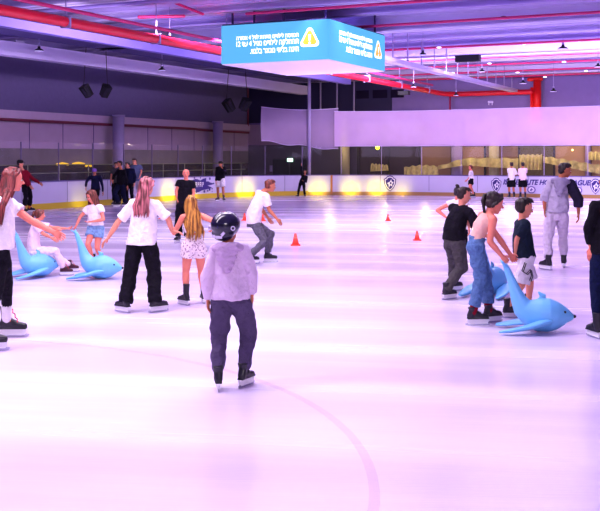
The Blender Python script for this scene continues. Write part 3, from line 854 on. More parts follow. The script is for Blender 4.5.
bm = bmesh.new(); box(bm, rk(8, 20, HW + .35), W * 22, U * 33, UP * .05)
tag(obj('ceiling', bm, ceil_mat()), kind='structure')
BEAM = mat('beam_lilac', (212, 200, 240), .6, var=.06, scale=1); BEAMD = mat('beam_violet', (186, 168, 226), .7, var=.08, scale=1)
PINK = mat('pipe_pink', (205, 50, 120), .45); RED = mat('pipe_red', (226, 26, 62), .35, coat=.2)
def hbox(name, a0, a1, b0, b1, z0, z1, m, parent=None):
    bm = bmesh.new(); o = rk((a0 + a1) / 2, (b0 + b1) / 2, (z0 + z1) / 2)
    box(bm, o, W * (a1 - a0) / 2, U * (b1 - b0) / 2, UP * (z1 - z0) / 2)
    return obj(name, bm, m, parent, False, o if parent is None else parent.location.copy())
k = 0
for b in [17 + 2.35 * i for i in range(15)]:
    big = (k % 4 == 2)
    z0 = 6.02 if big else 6.28
    bm = bmesh.new(); o = rk(8, b, z0)
    box(bm, rk(8, b, (z0 + 6.55) / 2), W * 20.4, U * .05, UP * (6.55 - z0) / 2)
    box(bm, rk(8, b, z0 + .03), W * 20.4, U * (.26 if big else .17), UP * .03)
    box(bm, rk(8, b, 6.52), W * 20.4, U * .17, UP * .03)
    tag(obj('ceiling_beam', bm, BEAM if k % 2 == 0 else BEAMD, None, False, o), kind='structure'); k += 1
for a in (24.0, 2.0, -5.0):
    pass
i = 0
for b, z in ((26.1, 6.15), (30.0, 6.1), (36.9, 6.1), (41.3, 6.08), (44.2, 6.05), (47.3, 6.0), (50.2, 5.98)):
    bm = bmesh.new(); tube(bm, [rk(14.5 if b < 36 else 18, b, z), rk(-8, b, z)], .045, 8)
    nm = ['nearest', 'second', 'third', 'fourth', 'fifth', 'sixth', 'seventh'][i]
    tag(obj('sprinkler_pipe', bm, PINK, None, True, rk(5, b, z)), 'thin pink red pipe crossing under the ceiling, %s from the camera' % nm, 'pipe', 'thin pipes crossing under the ceiling'); i += 1
bm = bmesh.new(); tube(bm, [at(158, -4, 30), at(203, 14, 30)], .04, 8); tag(obj('branch_pipe', bm, PINK, None, True, at(180, 5, 30)), 'short thin red pipe running diagonally left of the hanging screen', 'pipe')
bm = bmesh.new(); tube(bm, [at(139, 17, 30.4), at(184, 16, 30.9)], .05, 8); tag(obj('cross_pipe', bm, PINK, None, True, at(160, 17, 30.4)), 'short level red pipe between beams at the upper left', 'pipe')
# large red main
HP = 3.42 + EYE; AP = 16.3
mp = empty('red_main_pipe', rk(AP, 30, HP)); tag(mp, 'thick bright red main pipe running the length of the hall', 'pipe')
bm = bmesh.new(); tube(bm, [rk(AP, 8, HP), rk(AP, 30, HP), rk(AP, BW - .9, HP - .04), rk(AP - .4, BW - .55, HP - .05), rk(AP - 1, BW - .5, HP - .05), rk(apx(531, BW - .5), BW - .5, HP - .05)], .13, 14); obj('pipe_run', bm, RED, mp, True, mp.location.copy())
bm = bmesh.new(); tube(bm, [rk(AP - .45, 8, HP + .22), rk(AP - .45, BW - 4, HP + .2)], .05, 8); obj('side_pipe', bm, PINK, mp, True, mp.location.copy())
for b in range(12, 50, 4):
    bm = bmesh.new(); tube(bm, [rk(AP, b, HP - .14), rk(AP, b, 6.6)], .018, 6); box(bm, rk(AP, b, HP), W * .15, U * .03, UP * .15); obj('hanger', bm, mat('hanger_lilac', (170, 155, 205), .5), mp, False, mp.location.copy())
ad = apx(537, BW - .5)
bm = bmesh.new(); tube(bm, [rk(ad, BW - .45, 5.85), rk(ad, BW - .45, 3.7)], .20, 16, False, False); tube(bm, [rk(ad + .42, BW - .45, 5.86), rk(ad - .2, BW - .45, 5.86)], .1, 10)
tube(bm, [rk(ad + .27, BW - .45, 5.45), rk(ad + .27, BW - .45, 3.6)], .09, 10, False, False)
tag(obj('red_riser', bm, mat('riser_red', (225, 22, 30), .4), None, True, rk(ad, BW - .45, 4)), 'thick vertical red riser pipe on the far wall, half behind the net', 'pipe')
bm = bmesh.new(); q = on_plane_b(450, 92, BW - .4)
tube(bm, [q, on_plane_b(450, 112, BW - .4), on_plane_b(455, 113, BW - .4), on_plane_b(455, 125, BW - .4), on_plane_b(421, 124, BW - .4), on_plane_b(421, 116, BW - .4), on_plane_b(398, 116, BW - .4)], .05, 8)
tag(obj('drop_pipe', bm, mat('pipe_maroon', (150, 30, 95), .5), None, True, q), 'thin dark red drop pipe bending behind the net', 'pipe')
bm = bmesh.new(); ptsl = [rk(AW - .2, b, 3.40) for b in (5, 30, 45.2)]; ptsl += [rk(AW - .2, 46.2, 3.35)]
tube(bm, ptsl + [rk(AW - .3, 51, 3.32)], .06, 8)
tag(obj('ledge_pipe', bm, mat('pipe_brown', (128, 50, 78), .5), None, True, rk(AW, 30, 3.4)), 'long dull red pipe under the ledge of the left wall', 'pipe')
bm = bmesh.new(); tube(bm, [on_plane_b(248, 84, BW - .2), on_plane_b(248, 126, BW - .2), on_plane_b(242, 127, BW - .2), on_plane_b(241, 133, BW - .2), on_plane_b(224, 133, BW - .2)], .055, 8)
tube(bm, [on_plane_b(235, 133, BW - .2), on_plane_b(235, 160, BW - .2)], .05, 8)
tag(obj('corner_pipe', bm, MATS['pipe_brown'], None, True, on_plane_b(248, 100, BW - .2)), 'thin dull red pipe stepping down the corner of the far wall', 'pipe')

# beams running the length of the hall
hbox_ = hbox('trim_6', 23.9, 24.35, 6, 50.0, 5.36, 5.84, BEAM); tag(hbox_, kind='structure')
hbox_ = hbox('trim_7', 19.6, 19.9, 6, 46, 5.52, 5.78, mat('beam_blue', (136, 120, 204), .6)); tag(hbox_, kind='structure')
hbox_ = hbox('trim_8', 20.2, 23.8, 6, 50, 6.02, 6.06, mat('soffit_dark', (84, 70, 130), .8)); tag(hbox_, kind='structure')
# cable tray with hangers
tr_ = empty('cable_tray', rk(12.6, 40, 5.28)); tag(tr_, 'pale cable tray hung on rods, running away right of the screen', 'cable tray')
bm = bmesh.new(); box(bm, rk(12.6, 41.1, 5.24), W * .18, U * 9.7, UP * .02)
for s_ in (-1, 1): box(bm, rk(12.6 + s_ * .18, 41.1, 5.29), W * .015, U * 9.7, UP * .07)
obj('tray', bm, BEAM, tr_, False, tr_.location.copy())
for i in range(13):
    b = 31.8 + i * 1.55
    bm = bmesh.new(); tube(bm, [rk(12.6, b, 5.25), rk(12.6, b, 6.5)], .025, 6); obj('hanger_rod', bm, MATS['hanger_lilac'], tr_, False, tr_.location.copy())

# pendant lamps
LK = mat('lamp_black', (28, 24, 48), .5); LD = mat('lamp_disc', (205, 195, 235), .4, emit=(200, 190, 235), es=.25)
def pendant(px, py, Y, r, label, clen):
    p = at(px, py, Y); o = empty('pendant_lamp', p); tag(o, label, 'lamp', 'pendant lamps under the ceiling')
    bm = bmesh.new(); loft(bm, [(p + UP * .16, V((.05, 0, 0)), V((0, .05, 0))), (p + UP * .10, V((r * .3, 0, 0)), V((0, r * .3, 0))), (p + UP * .05, V((r * .8, 0, 0)), V((0, r * .8, 0))), (p + UP * .01, V((r, 0, 0)), V((0, r, 0)))], 18)
    obj('lamp_shade', bm, LK, o, True, p)
    bm = bmesh.new(); loft(bm, [(p + UP * .01, V((r * .98, 0, 0)), V((0, r * .98, 0))), (p - UP * .015, V((r * .9, 0, 0)), V((0, r * .9, 0)))], 18); obj('diffuser', bm, LD, o, True, p)
    bm = bmesh.new(); tube(bm, [p + UP * .14, p + UP * .22], .045, 8); tube(bm, [p + UP * .2, V((p.x, p.y, HW + .3))], .012, 6); obj('cord', bm, MATS['hanger_lilac'], o, True, p)
for a in ((39, 51, 35, .17, 'black pendant lamp in front of the beam at the upper left'), (162, 70.5, 38, .15, 'black pendant lamp hanging lowest left of the screen'), (169.5, 41, 31, .15, 'black pendant lamp over the red main pipe left of the screen'),
          (504, 19, 31.5, .20, 'largest pendant lamp with a bright disc at the top right'), (563, 49, 37, .19, 'pendant lamp between two pink pipes at the right'), (423, 55, 36, .13, 'black pendant lamp right of the hanging screen'),
          (482, 72, 43, .15, 'black pendant lamp beside the cable tray rods'), (598, 67, 42, .16, 'pendant lamp at the right edge of the ceiling'), (553.5, 91.5, 47, .16, 'pendant lamp in front of the far wall right of the red riser'),
          (413.5, 87, 45, .14, 'small pendant lamp above the bend of the red main pipe'), (456, 95.5, 47, .13, 'small pendant lamp just under the red main pipe'), (523, 83.5, 46, .17, 'pale pendant lamp left of the red riser')):
    pendant(a[0], a[1], a[2], a[3], a[4], 1)
# flood lights and speakers
SPK = mat('speaker_black', (24, 20, 36), .6); SPG = mat('speaker_grille', (48, 42, 62), .8, bump=.4, scale=90)
def speaker(px, py, Y, tx, label):
    p = at(px, py, Y); o = empty('hanging_speaker', p); tag(o, label, 'speaker', 'speakers hanging by the left wall')
    R = Matrix.Rotation(math.radians(tx), 3, 'Y') @ Matrix.Rotation(math.radians(25), 3, 'X')
    k = Y / 41 * .19
    bm = bmesh.new(); loft(bm, [(p + R @ V((0, 0, -1.35 * k)), R @ V((1.0 * k, 0, 0)), R @ V((0, .9 * k, 0))), (p + R @ V((0, 0, 1.35 * k)), R @ V((1.2 * k, 0, 0)), R @ V((0, 1.1 * k, 0)))], 4)
    obj('cabinet', bm, SPK, o, False, p)
    bm = bmesh.new(); box(bm, p + R @ V((0, -.78 * k, 0)), R @ V((.62 * k, 0, 0)), R @ V((0, .05 * k, 0)), R @ V((0, 0, 1.1 * k))); obj('grille', bm, SPG, o, False, p)
    bm = bmesh.new(); tube(bm, [p + R @ V((0, 0, 1.2 * k)), V((p.x, p.y, 6.3))], .014, 6); obj('cable', bm, SPK, o, False, p)
speaker(86.5, 91, 38, -28, 'black speaker hanging furthest left, tilted away from its partner'); speaker(105.5, 91, 38, 28, 'black speaker second from the left on a long cable')
speaker(229, 105.5, 47, -28, 'black speaker hanging third from the left near the net corner'); speaker(245, 104.5, 47, 28, 'black speaker hanging closest to the net corner')
hb = hbox('ceiling_box', 0, .9, 0, .3, 0, .24, SPK); hb.location = at(468, 58.5, 37); hb.data.transform(Matrix.Translation(V((0, 0, 0)))); tag(hb, 'black rectangular unit box hung under the ceiling on the right', 'equipment box')
hb = hbox('flood_light', 0, .5, 0, .3, 0, .18, SPK); hb.location = at(404, 93, 46); tag(hb, 'small black flood light left of the red pipe bend', 'light')
bm = bmesh.new(); p = at(568, 17, 31); tube(bm, [p - V((.10, 0, 0)), p + V((.05, 0, .0))], .07, 10); tube(bm, [p, V((p.x, p.y, 6.4))], .012, 6); tag(obj('ceiling_camera', bm, LD, None, True, p), 'small white camera hung under the ceiling at the top right', 'camera')
bm = bmesh.new(); p = at(490.5, 102, 49); tube(bm, [p - V((.09, 0, 0)), p + V((.09, 0, 0))], .05, 8); box(bm, p - V((.08, 0, .09)), V((.015, 0, 0)), V((0, .02, 0)), V((0, 0, .06))); box(bm, p - V((-.08, 0, .09)), V((.015, 0, 0)), V((0, .02, 0)), V((0, 0, .06)))
tag(obj('wall_camera', bm, mat('camera_white', (215, 205, 240), .4), None, True, p), 'tiny white camera on the far wall above the net', 'camera')
DW = mat('downlight_white', (240, 235, 255), .4, emit=(235, 230, 255), es=2.0)
for i, (x, y, Y, lb) in enumerate(((439, 47.5, 38, 'left of the black box'), (524, 44, 38, 'above the right pendant lamp'), (489.5, 63.5, 42, 'right of the black box'), (564, 62, 42, 'below the right pendant lamp'), (453, 73, 45, 'by the cable tray'), (586, 71, 45, 'near the right edge'), (545, 77, 47, 'above the red riser'), (579, 41, 38, 'on the third pink pipe'), (517.5, 72.5, 46, 'beside the end of the cable tray'))):
    bm = bmesh.new(); p = at(x, y, Y); ell(bm, p, V((.09, 0, 0)), V((0, .09, 0)), V((0, 0, .03)), 10); tag(obj('downlight', bm, DW, None, True, p), 'tiny white downlight ' + lb, 'light')
# posts of the upper windows on the far wall
for i, px in enumerate((320.5, 337, 354)):
    a = apx(px, BW - .4); bm = bmesh.new(); tube(bm, [rk(a, BW - .4, 6.2), rk(a, BW - .4, 3.9)], .05, 8)
    tag(obj('hanging_post', bm, MATS['hanger_lilac'], None, True, rk(a, BW - .4, 4)), ['first', 'second', 'third'][i] + ' slim post left of the dark upper windows above the net', 'post')
for x0, x1, lb in ((356.5, 369, 'left'), (373, 387.5, 'middle'), (391, 404, 'right')):
    fwall('window_%d' % (30 + x0 // 1), apx(x1, BW), apx(x0, BW), 5.15, 5.6, mat('upper_window', (30, 18, 52), .2), -.05, .06)

# ------------------------------------------------------------------ hanging screen
D = 29.0; HS = 1.16; sL_, sR_ = .123 * D, .153 * D
C0 = V((.0285 * D, D, 0)); zt = EYE + .139 * D; zb = zt - HS
cen = C0 + W * sL_ / 2 + U * sR_ / 2
scr = empty('hanging_screen', cen + UP * zb); tag(scr, 'large light blue square screen hanging from the ceiling with white warnings', 'screen')
SB, n, b = nt('screen_blue')
b.inputs['Base Color'].default_value = (*lin((40, 90, 130)), 1); b.inputs['Emission Color'].default_value = (*lin((112, 200, 246)), 1); b.inputs['Emission Strength'].default_value = .85; b.inputs['Roughness'].default_value = .7; b.inputs['Specular IOR Level'].default_value = .1
TW = mat('screen_white', (255, 255, 255), .5, emit=(255, 255, 255), es=1.0); TO = mat('screen_orange', (250, 165, 60), .5, emit=(252, 168, 62), es=.85)
sl = scr.location.copy()
def face(o, ax, nrm, w, texts, tri, rightal):
    bm = bmesh.new(); box(bm, o + ax * w / 2 + UP * HS / 2, ax * w / 2, nrm * .03, UP * HS / 2); fo = obj('screen_panel', bm, SB, scr, False, sl)
    for body, z, size, x, wid in texts:
        cu = bpy.data.curves.new('t', 'FONT'); cu.body = ' '.join(x if x.isdigit() else x[::-1] for x in reversed(body.split(' '))); cu.size = size; cu.extrude = .003; cu.offset = .006
        cu.align_x = 'RIGHT'
        to = bpy.data.objects.new('t', cu); COL.objects.link(to)
        dg = bpy.context.evaluated_depsgraph_get(); me = bpy.data.meshes.new_from_object(to.evaluated_get(dg)); bpy.data.objects.remove(to)
        xs = [v.co.x for v in me.vertices] or [0, 1]; kx = wid / (max(xs) - min(xs)); x1 = max(xs)
        me.transform(Matrix.Translation((-x1, 0, 0)))
        M = Matrix.Identity(4); M.col[0] = (*(ax * kx), 0); M.col[1] = (0, 0, 1, 0); M.col[2] = (*nrm, 0); M.col[3] = (*(o + ax * x + nrm * .036 + UP * z - sl), 1)
        me.transform(M); link('lettering', me, TW, fo)
    tx, tz, ts = tri
    t0 = o + ax * tx + UP * tz + nrm * .034
    def rt(s_): 
        pts = []
        for cx, cy in ((0, .62 * s_), (-.56 * s_, -.38 * s_), (.56 * s_, -.38 * s_)):
            a0 = math.atan2(cy, cx)
            for q in (-.9, -.45, 0, .45, .9): pts.append((cx + .10 * math.cos(a0 + q), cy + .10 * math.sin(a0 + q)))
        return pts
    bm = bmesh.new(); prism(bm, rt(ts), t0, ax, UP, nrm, .004, 0)
    prism(bm, [(x * .74, y * .74) for x, y in rt(ts)], t0 + nrm * .006, ax, UP, nrm, .004, 1)
    prism(bm, [(-.035 * 1.2, .12), (.035 * 1.2, .12), (.022, -.06), (-.022, -.06)], t0 + nrm * .012, ax, UP, nrm, .004, 0)
    prism(bm, circle(0, -.125, .034, 10), t0 + nrm * .012, ax, UP, nrm, .004, 0)
    obj('warning_sign', bm, [TW, TO], fo, False, sl)
oL = C0 + W * sL_ + UP * zb
nL = -U
T1, T2, T3 = 'הכניסה לילדים מתחת לגיל 4 אסורה', 'ההחלקה לילדים מגיל 4 עד 12', 'הינה בליווי מבוגר בלבד.'
face(oL, -W, -U, sL_, ((T1, .70, .17, 2.62, 2.10), (T2, .50, .22, 2.62, 2.10), (T3, .27, .22, 2.62, 1.62)), (2.98, .62, .36), True)
oR = C0 + UP * zb
face(oR, U, -W, sR_, ((T1, .80, .18, 3.30, 2.6), (T2, .58, .24, 3.30, 2.6), (T3, .33, .24, 3.30, 2.1)), (3.82, .60, .38), True)
for o_, ax, nrm, w in ((C0 + U * sR_ + UP * zb, W, U, sL_), (C0 + W * sL_ + U * sR_ + UP * zb, -U, W, sR_)):
    bm = bmesh.new(); box(bm, o_ + ax * w / 2 + UP * HS / 2, ax * w / 2, nrm * .03, UP * HS / 2); obj('screen_panel', bm, SB, scr, False, sl)
bm = bmesh.new(); box(bm, cen + UP * (zb - .015), W * sL_ / 2, U * sR_ / 2, UP * .012); obj('bottom_panel', bm, mat('screen_base', (222, 200, 238), .6, emit=(215, 190, 235), es=.45), scr, False, sl)
bm = bmesh.new(); box(bm, cen + UP * (zt + .015), W * sL_ / 2, U * sR_ / 2, UP * .02); obj('top_panel', bm, mat('screen_top', (70, 60, 120), .6), scr, False, sl)
for (x, y) in ((.06, .06), (.94, .06), (.06, .94), (.94, .94), (.42, .02), (.70, .02)):
    q = C0 + W * sL_ * x + U * sR_ * y; bm = bmesh.new(); tube(bm, [q + UP * zt, q + UP * 6.6], .035, 8); obj('suspension_rod', bm, mat('rod_dark', (70, 55, 115), .5), scr, False, sl)

# ------------------------------------------------------------------ cones
def cone(px, py, h, label):
    p = gnd(px, py); o = empty('traffic_cone', p); tag(o, label, 'cone')
    M = mat('cone_orange', (242, 84, 72), .5, emit=(240, 80, 60), es=.12)
    bm = bmesh.new(); loft(bm, [(p + UP * .015, V((h * .30, 0, 0)), V((0, h * .30, 0))), (p + UP * h * .5, V((h * .19, 0, 0)), V((0, h * .19, 0))), (p + UP * h, V((h * .08, 0, 0)), V((0, h * .08, 0)))], 20); obj('cone_body', bm, M, o, True, p)
    bm = bmesh.new(); box(bm, p + UP * .012, V((h * .40, 0, 0)), V((0, h * .40, 0)), UP * .012); obj('cone_base', bm, M, o, False, p)
    bm = bmesh.new(); loft(bm, [(p + UP * h * .52, V((h * .19, 0, 0)), V((0, h * .19, 0))), (p + UP * h * .70, V((h * .153, 0, 0)), V((0, h * .153, 0)))], 20); obj('cone_band', bm, mat('cone_band', (248, 120, 105), .5), o, True, p)
cone(295.5, 245.5, .26, 'red orange cone, nearest one, in the middle of the ice'); cone(417, 240.5, .22, 'red orange cone left of the leaning boy in black')
cone(388, 221, .21, 'small red orange cone below the lone shield emblem'); cone(244.5, 220.5, .22, 'small red orange cone just right of the black helmet'); cone(263, 221, .21, 'small red orange cone behind the stooping boy in white')

# ------------------------------------------------------------------ seal shaped skating aids
BLUE = mat('plastic_blue', (118, 190, 238), .42, coat=.15); NOSE = mat('nose_black', (20, 20, 26), .3)
def seal(px, py, yaw, label, k=1.0):
    p = gnd(px, py); o = empty('seal_skating_aid', p); tag(o, label, 'skating aid')
    f = dirv(yaw); s = f.cross(UP)
    L = lambda x, y, z: p + (f * x + s * y + UP * z) * k
    prof = [(-.39, .74, .020, .026), (-.365, .68, .034, .038), (-.325, .58, .048, .046), (-.285, .47, .064, .062), (-.245, .36, .085, .085), (-.20, .27, .11, .115), (-.12, .215, .145, .16), (-.02, .19, .175, .185), (.08, .19, .18, .185), (.17, .185, .145, .155), (.235, .185, .105, .115), (.285, .18, .07, .075), (.325, .172, .045, .045), (.35, .17, .025, .028)]
    rings = []
    for i, (x, z, ry, rz) in enumerate(prof):
        a = prof[max(0, i - 1)]; c = prof[min(len(prof) - 1, i + 1)]
        d = (f * (c[0] - a[0]) + UP * (c[1] - a[1])).normalized(); u2 = s.cross(d)
        rings.append((L(x, 0, z), s * ry * k, u2 * rz * k))
    bm = bmesh.new(); loft(bm, rings, 24)
    for q in (1, -1): tube(bm, [L(-.38, 0, .70), L(-.41, .06 * q, .755), L(-.43, .13 * q, .775)], [.024 * k, .022 * k, .014 * k], 10, flat=.6)
    obj('body', remesh(bm, .010, 8), BLUE, o, True, p)
    bm = bmesh.new(); tube(bm, [L(-.0, 0, .34), L(.02, 0, .40), L(-.03, 0, .44)], [.055 * k, .038 * k, .012 * k], 12, ref=s, flat=.4); obj('back_fin', remesh(bm, .008, 2), BLUE, o, True, p)
    for q in (1, -1):
        bm = bmesh.new(); rr = []
        for x, y, z, w, h in ((.08, .10, .13, .09, .04), (-.04, .18, .115, .10, .04), (-.18, .225, .08, .095, .032), (-.34, .25, .05, .07, .024), (-.47, .255, .032, .03, .014)):
            rr.append((L(x, y * q, z), (s * q * .8 + f * .25 + UP * .15).normalized() * w * k, UP * h * k))
        loft(bm, rr, 16); obj('flipper', remesh(bm, .008, 3), BLUE, o, True, p)
        bm = bmesh.new(); ell(bm, L(.245, .088 * q, .235), f * .014 * k, s * .009 * k, UP * .014 * k, 10); obj('eye', bm, NOSE, o, True, p)
    bm = bmesh.new(); ell(bm, L(.358, 0, .178), f * .020 * k, s * .022 * k, UP * .018 * k, 12); obj('nose', bm, NOSE, o, True, p)
    return o
seal(541, 332, -97, 'light blue seal skating aid held by the girl in jeans, nearest one', .97)
seal(100, 279, -93, 'light blue seal skating aid held by the girl in denim shorts', .97)
seal(38, 277, -52, 'light blue seal skating aid with a child in white sitting on it', .97)
seal(492, 295, -32, 'light blue seal skating aid partly hidden behind the girl in jeans', 1.03)
# ------------------------------------------------------------------ everyone on the ice
WHITE = cloth('cloth_white', (236, 228, 236)); BLACK = cloth('cloth_black', (26, 22, 34)); NAVY = cloth('cloth_navy', (30, 32, 66)); LILAC = cloth('cloth_lilac', (222, 200, 226), .7, 7)
GREYV = cloth('cloth_grey_violet', (92, 80, 112), .8, 10); GREYL = cloth('cloth_light_grey', (206, 192, 214), .7, 8); DENIM = cloth('denim_blue', (96, 126, 172), .9, 14, .3); DENIML = cloth('denim_light', (140, 172, 216), .8, 14, .2)
GREYJ = cloth('jeans_grey', (108, 104, 120), 1, 14, .3); OLIVEG = cloth('cloth_grey_green', (84, 80, 84), .7, 10); TEAL = cloth('cloth_teal_black', (34, 44, 62)); PINKW = cloth('cloth_pink_white', (240, 214, 226)); MAROON = cloth('cloth_maroon', (140, 20, 48))
TAN = cloth('cloth_tan', (222, 178, 168), .4); NAVYJ = cloth('denim_navy', (26, 34, 72), .8, 14, .25); SLATE = cloth('cloth_slate', (104, 112, 148))
def lace_mat():
    m, n, b = nt('cloth_lace'); L = n.links.new
    tc = n.nodes.new('ShaderNodeTexCoord'); vo = n.nodes.new('ShaderNodeTexVoronoi'); vo.inputs['Scale'].default_value = 34
    L(tc.outputs['Object'], vo.inputs['Vector'])
    rp = n.nodes.new('ShaderNodeValToRGB'); rp.color_ramp.elements[0].position = .2; rp.color_ramp.elements[1].position = .45
    rp.color_ramp.elements[0].color = (*lin((150, 110, 140)), 1); rp.color_ramp.elements[1].color = (*lin((240, 226, 232)), 1)
    L(vo.outputs['Distance'], rp.inputs[0]); L(rp.outputs[0], b.inputs['Base Color']); b.inputs['Roughness'].default_value = .9
    return m
LACEM = lace_mat()
H_BROWN = hairm('hair_red_brown', (82, 32, 38), (150, 66, 66)); H_PINK = hairm('hair_rose_brown', (92, 42, 48), (206, 124, 134)); H_GOLD = hairm('hair_golden', (110, 60, 30), (214, 156, 74))
H_DARK = hairm('hair_dark', (26, 17, 22), (50, 32, 36)); H_CHEST = hairm('hair_chestnut', (70, 32, 30), (140, 72, 60)); H_AUB = hairm('hair_auburn', (88, 34, 34), (150, 66, 60)); H_BLK = hairm('hair_black', (20, 16, 24), (50, 40, 52))
H_PLAT = hairm('hair_pale_rose', (222, 120, 130), (250, 190, 190))
BB = mat('boot_black', (28, 24, 40), .45, coat=.2); BR = mat('boot_dark_red', (70, 24, 44), .5)
HELM = mat('helmet_black', (24, 22, 52), .22, coat=.6); CAPB = mat('cap_black', (16, 14, 22), .8); BEAN = mat('beanie_purple', (150, 110, 205), .9, bump=.5, scale=40)

# near left: girl with long brown hair, cut by the frame
person('girl in white t-shirt and black leggings with long red brown hair, at the left edge', (4, 344), 1.77, -80, 'rosy',
       head=(13, 180), neck=(4, 197, .02), pelvis=(0, 243), face=-80, pitch=-6, footR=(12, 337, -88), footL=(-9, 351, -80),
       handL=(53, 232, .10), elbL=(.2, -.2, -1), handR=(-14, 243, -.1), top=('tee', WHITE), sleeve=.6, legs=('leggings', BLACK), hair=('long', H_BROWN), hairlen=.17, spread=1.9, side=(.07, -.065, 0), ss=1.08, tall=.21, ankle=.80, sock=WHITE,
       kneeR=-85, boot=BB, lace=LACE_R, thL=(0, 0, 1))
# child sitting on the seal
person('child in white top sitting on a light blue seal aid', (46, 276), 1.36, -75, 'rosy',
       head=(40, 215), neck=(37, 223), pelvis=(34, 251), face=-70, pitch=-8, footR=(66, 275.5, -82), footL=(72, 272, -70), handL=(70, 229, .1), handR=(52, 238, -.15),
       top=('tee', PINKW), sleeve=.8, hem=-.1, legs=('jogger', PINKW), hair=('tail', H_CHEST), boot=BR, lace=LACE_R, hunch=.02, kneeR=-80, kneeL=-60, curlL=1.0)
# girl in denim shorts
person('girl in white t-shirt and denim shorts facing the camera, long brown hair', (96, 266.5), 1.35, 160, 'rosy',
       head=(91.5, 196.5), neck=(94, 206), pelvis=(96, 228), face=135, pitch=-25, footR=(92, 267, 165), footL=(101, 266, 190), handR=(76, 226, -.02), handL=(92, 221.5, -.16), elbL=(1, -.1, -.5), elbR=(-.6, 0, -.6),
       top=('tee', WHITE), sleeve=.45, hem=.12, legs=('shorts', DENIML), inseam=.48, hs=.155, hair=('long', H_CHEST), hairlen=.13, spread=2.3, side=(0, -.05, 0), wave=.006, curlR=1.0, waist=.3)
# girl from behind, black wide trousers
person('girl seen from behind in white t-shirt and black wide trousers, long rose brown hair', (138, 311.5), 1.65, -8, 'light',
       head=(147, 186.5), neck=(145, 201), pelvis=(142, 240), face=-30, pitch=-5, footL=(123, 312.5, 50), footR=(158, 312, -50), handL=(108, 238, .05), elbL=(-1, .2, -.6), handR=(172, 231, .12), elbR=(1, -.3, -.7), hdR=(1, .2, -.15), hdL=(-.7, .1, -.7),
       top=('tee', WHITE), sleeve=.85, hem=-.12, flare=.012, slack=1.08, legs=('wide', BLACK), hair=('long', H_PINK), hairlen=.12, spread=.85, locks=24, kneeL=10, kneeR=-20, sw=.088)
# person in black with a lit face
person('person in black short-sleeved outfit with a brightly lit face, facing the camera', (182, 243.5), 1.63, 178, 'rosy',
       head=(186, 174), neck=(186, 181), pelvis=(184, 205), face=185, pitch=2, footR=(177.5, 243, 160), footL=(188, 243.5, 190), handR=(177.5, 199, -.05), elbR=(-1, 0, -.2), handL=(192, 201, -.05),
       top=('tee', BLACK), sleeve=.5, legs=('wide', BLACK), hair=('under', H_PLAT), ankle=.9)
# girl with golden hair
person('girl with long golden wavy hair, white crop top and white lace shorts', (192, 304.5), 1.40, 12, 'rosy',
       head=(191, 203), neck=(192.5, 214), pelvis=(194, 246), face=0, pitch=0, footL=(184, 305, 45), footR=(203, 303, 15), handL=(168, 219.5, .08), elbL=(-.3, 0, -1), hdL=(-1, .1, .3), handR=(213, 228, .1), elbR=(.8, 0, -.6),
       top=('crop', WHITE), hem=.42, legs=('shorts', LACEM), waist=.36, inseam=.42, hair=('long', H_GOLD), hairlen=.24, spread=1.3, wave=.018, locks=26, tall=.25, outw=1.1)
# man by the boards
person('man in black top and white shorts standing at the left board with raised hand', (220.5, 201.5), 1.75, 170, 'mid',
       head=(220.5, 164), footR=(217.5, 201.5, 150), footL=(224, 201.8, 200), handL=(222.5, 168.5, -.25), elbL=(.6, -.2, -1), handR=(216, 181, -.1), top=('long', BLACK), legs=('shorts', WHITE), inseam=.8, cap=CAPB, brim=False, ss=1)
# helmet child
k = dict(head=(226.5, 229), neck=(229, 246), pelvis=(231, 298), face=-22, pitch=4, footL=(218, 389.5, 8), footR=(246, 386, -28), hoodmat=cloth('hood_lilac_shaded', (198, 172, 206), .7, 7), handL=(208, 299, .02), elbL=(-1, -.2, 0), handR=(252, 293, .02), elbR=(1, -.2, 0), slack=1.015, hs=.185,  # hood is a darker copy of the hoodie cloth, its shade put into the colour
         top=('hoodie', LILAC), hem=-.02, flare=.012, legs=('jogger', GREYV), sw=.078, bulk=.90, kneeL=8, kneeR=-20, boot=BB, tall=.16, waist=.1, hair=('under', H_DARK), ankle=.80)
r = person('child seen from behind in black helmet, pale lilac hoodie and grey joggers', (232, 388), 1.43, -6, 'mid', **k)
O, hh, fr_, fc_, fu_ = r['O'], r['hh'], r['fr'], r['face'], r['fu']
bm = bmesh.new(); ell(bm, O(0, -.06, .15), fr_ * .45 * hh, fc_ * .55 * hh, fu_ * .43 * hh, 28); ell(bm, O(0, -.27, -.10), fr_ * .38 * hh, fc_ * .25 * hh, fu_ * .25 * hh, 20)
hb_ = remesh(bm, .008, 3)
for v in hb_.verts:      # open the front and cut below the ears
    pass
hel = obj('helmet', hb_, HELM, r['body'], True, r['g'])
bm = bmesh.new()
for x, z_ in ((-.24, .40), (-.08, .47), (.08, .47), (.24, .41)):
    tube(bm, [O(x, -.46 + abs(x) * .3, z_ - .16), O(x * .9, -.28, z_ + .01)], [.028 * hh, .035 * hh], 8, flat=.5)
obj('vent', bm, mat('vent_black', (5, 5, 12), .5), hel, True, r['g'])
bm = bmesh.new()
for x, z_ in ((-.20, -.20), (-.03, -.22)): box(bm, O(x + .02, -.52 + abs(x) * .26, z_ + .03), fr_ * .10 * hh, fc_ * .02 * hh, fu_ * .045 * hh)
box(bm, O(.13, -.52, -.08), (fr_ * .05 + fu_ * .05) * hh, fc_ * .02 * hh, (fu_ * .03 - fr_ * .03) * hh)
obj('sticker', bm, mat('sticker_white', (220, 210, 235), .4), hel, False, r['g'])
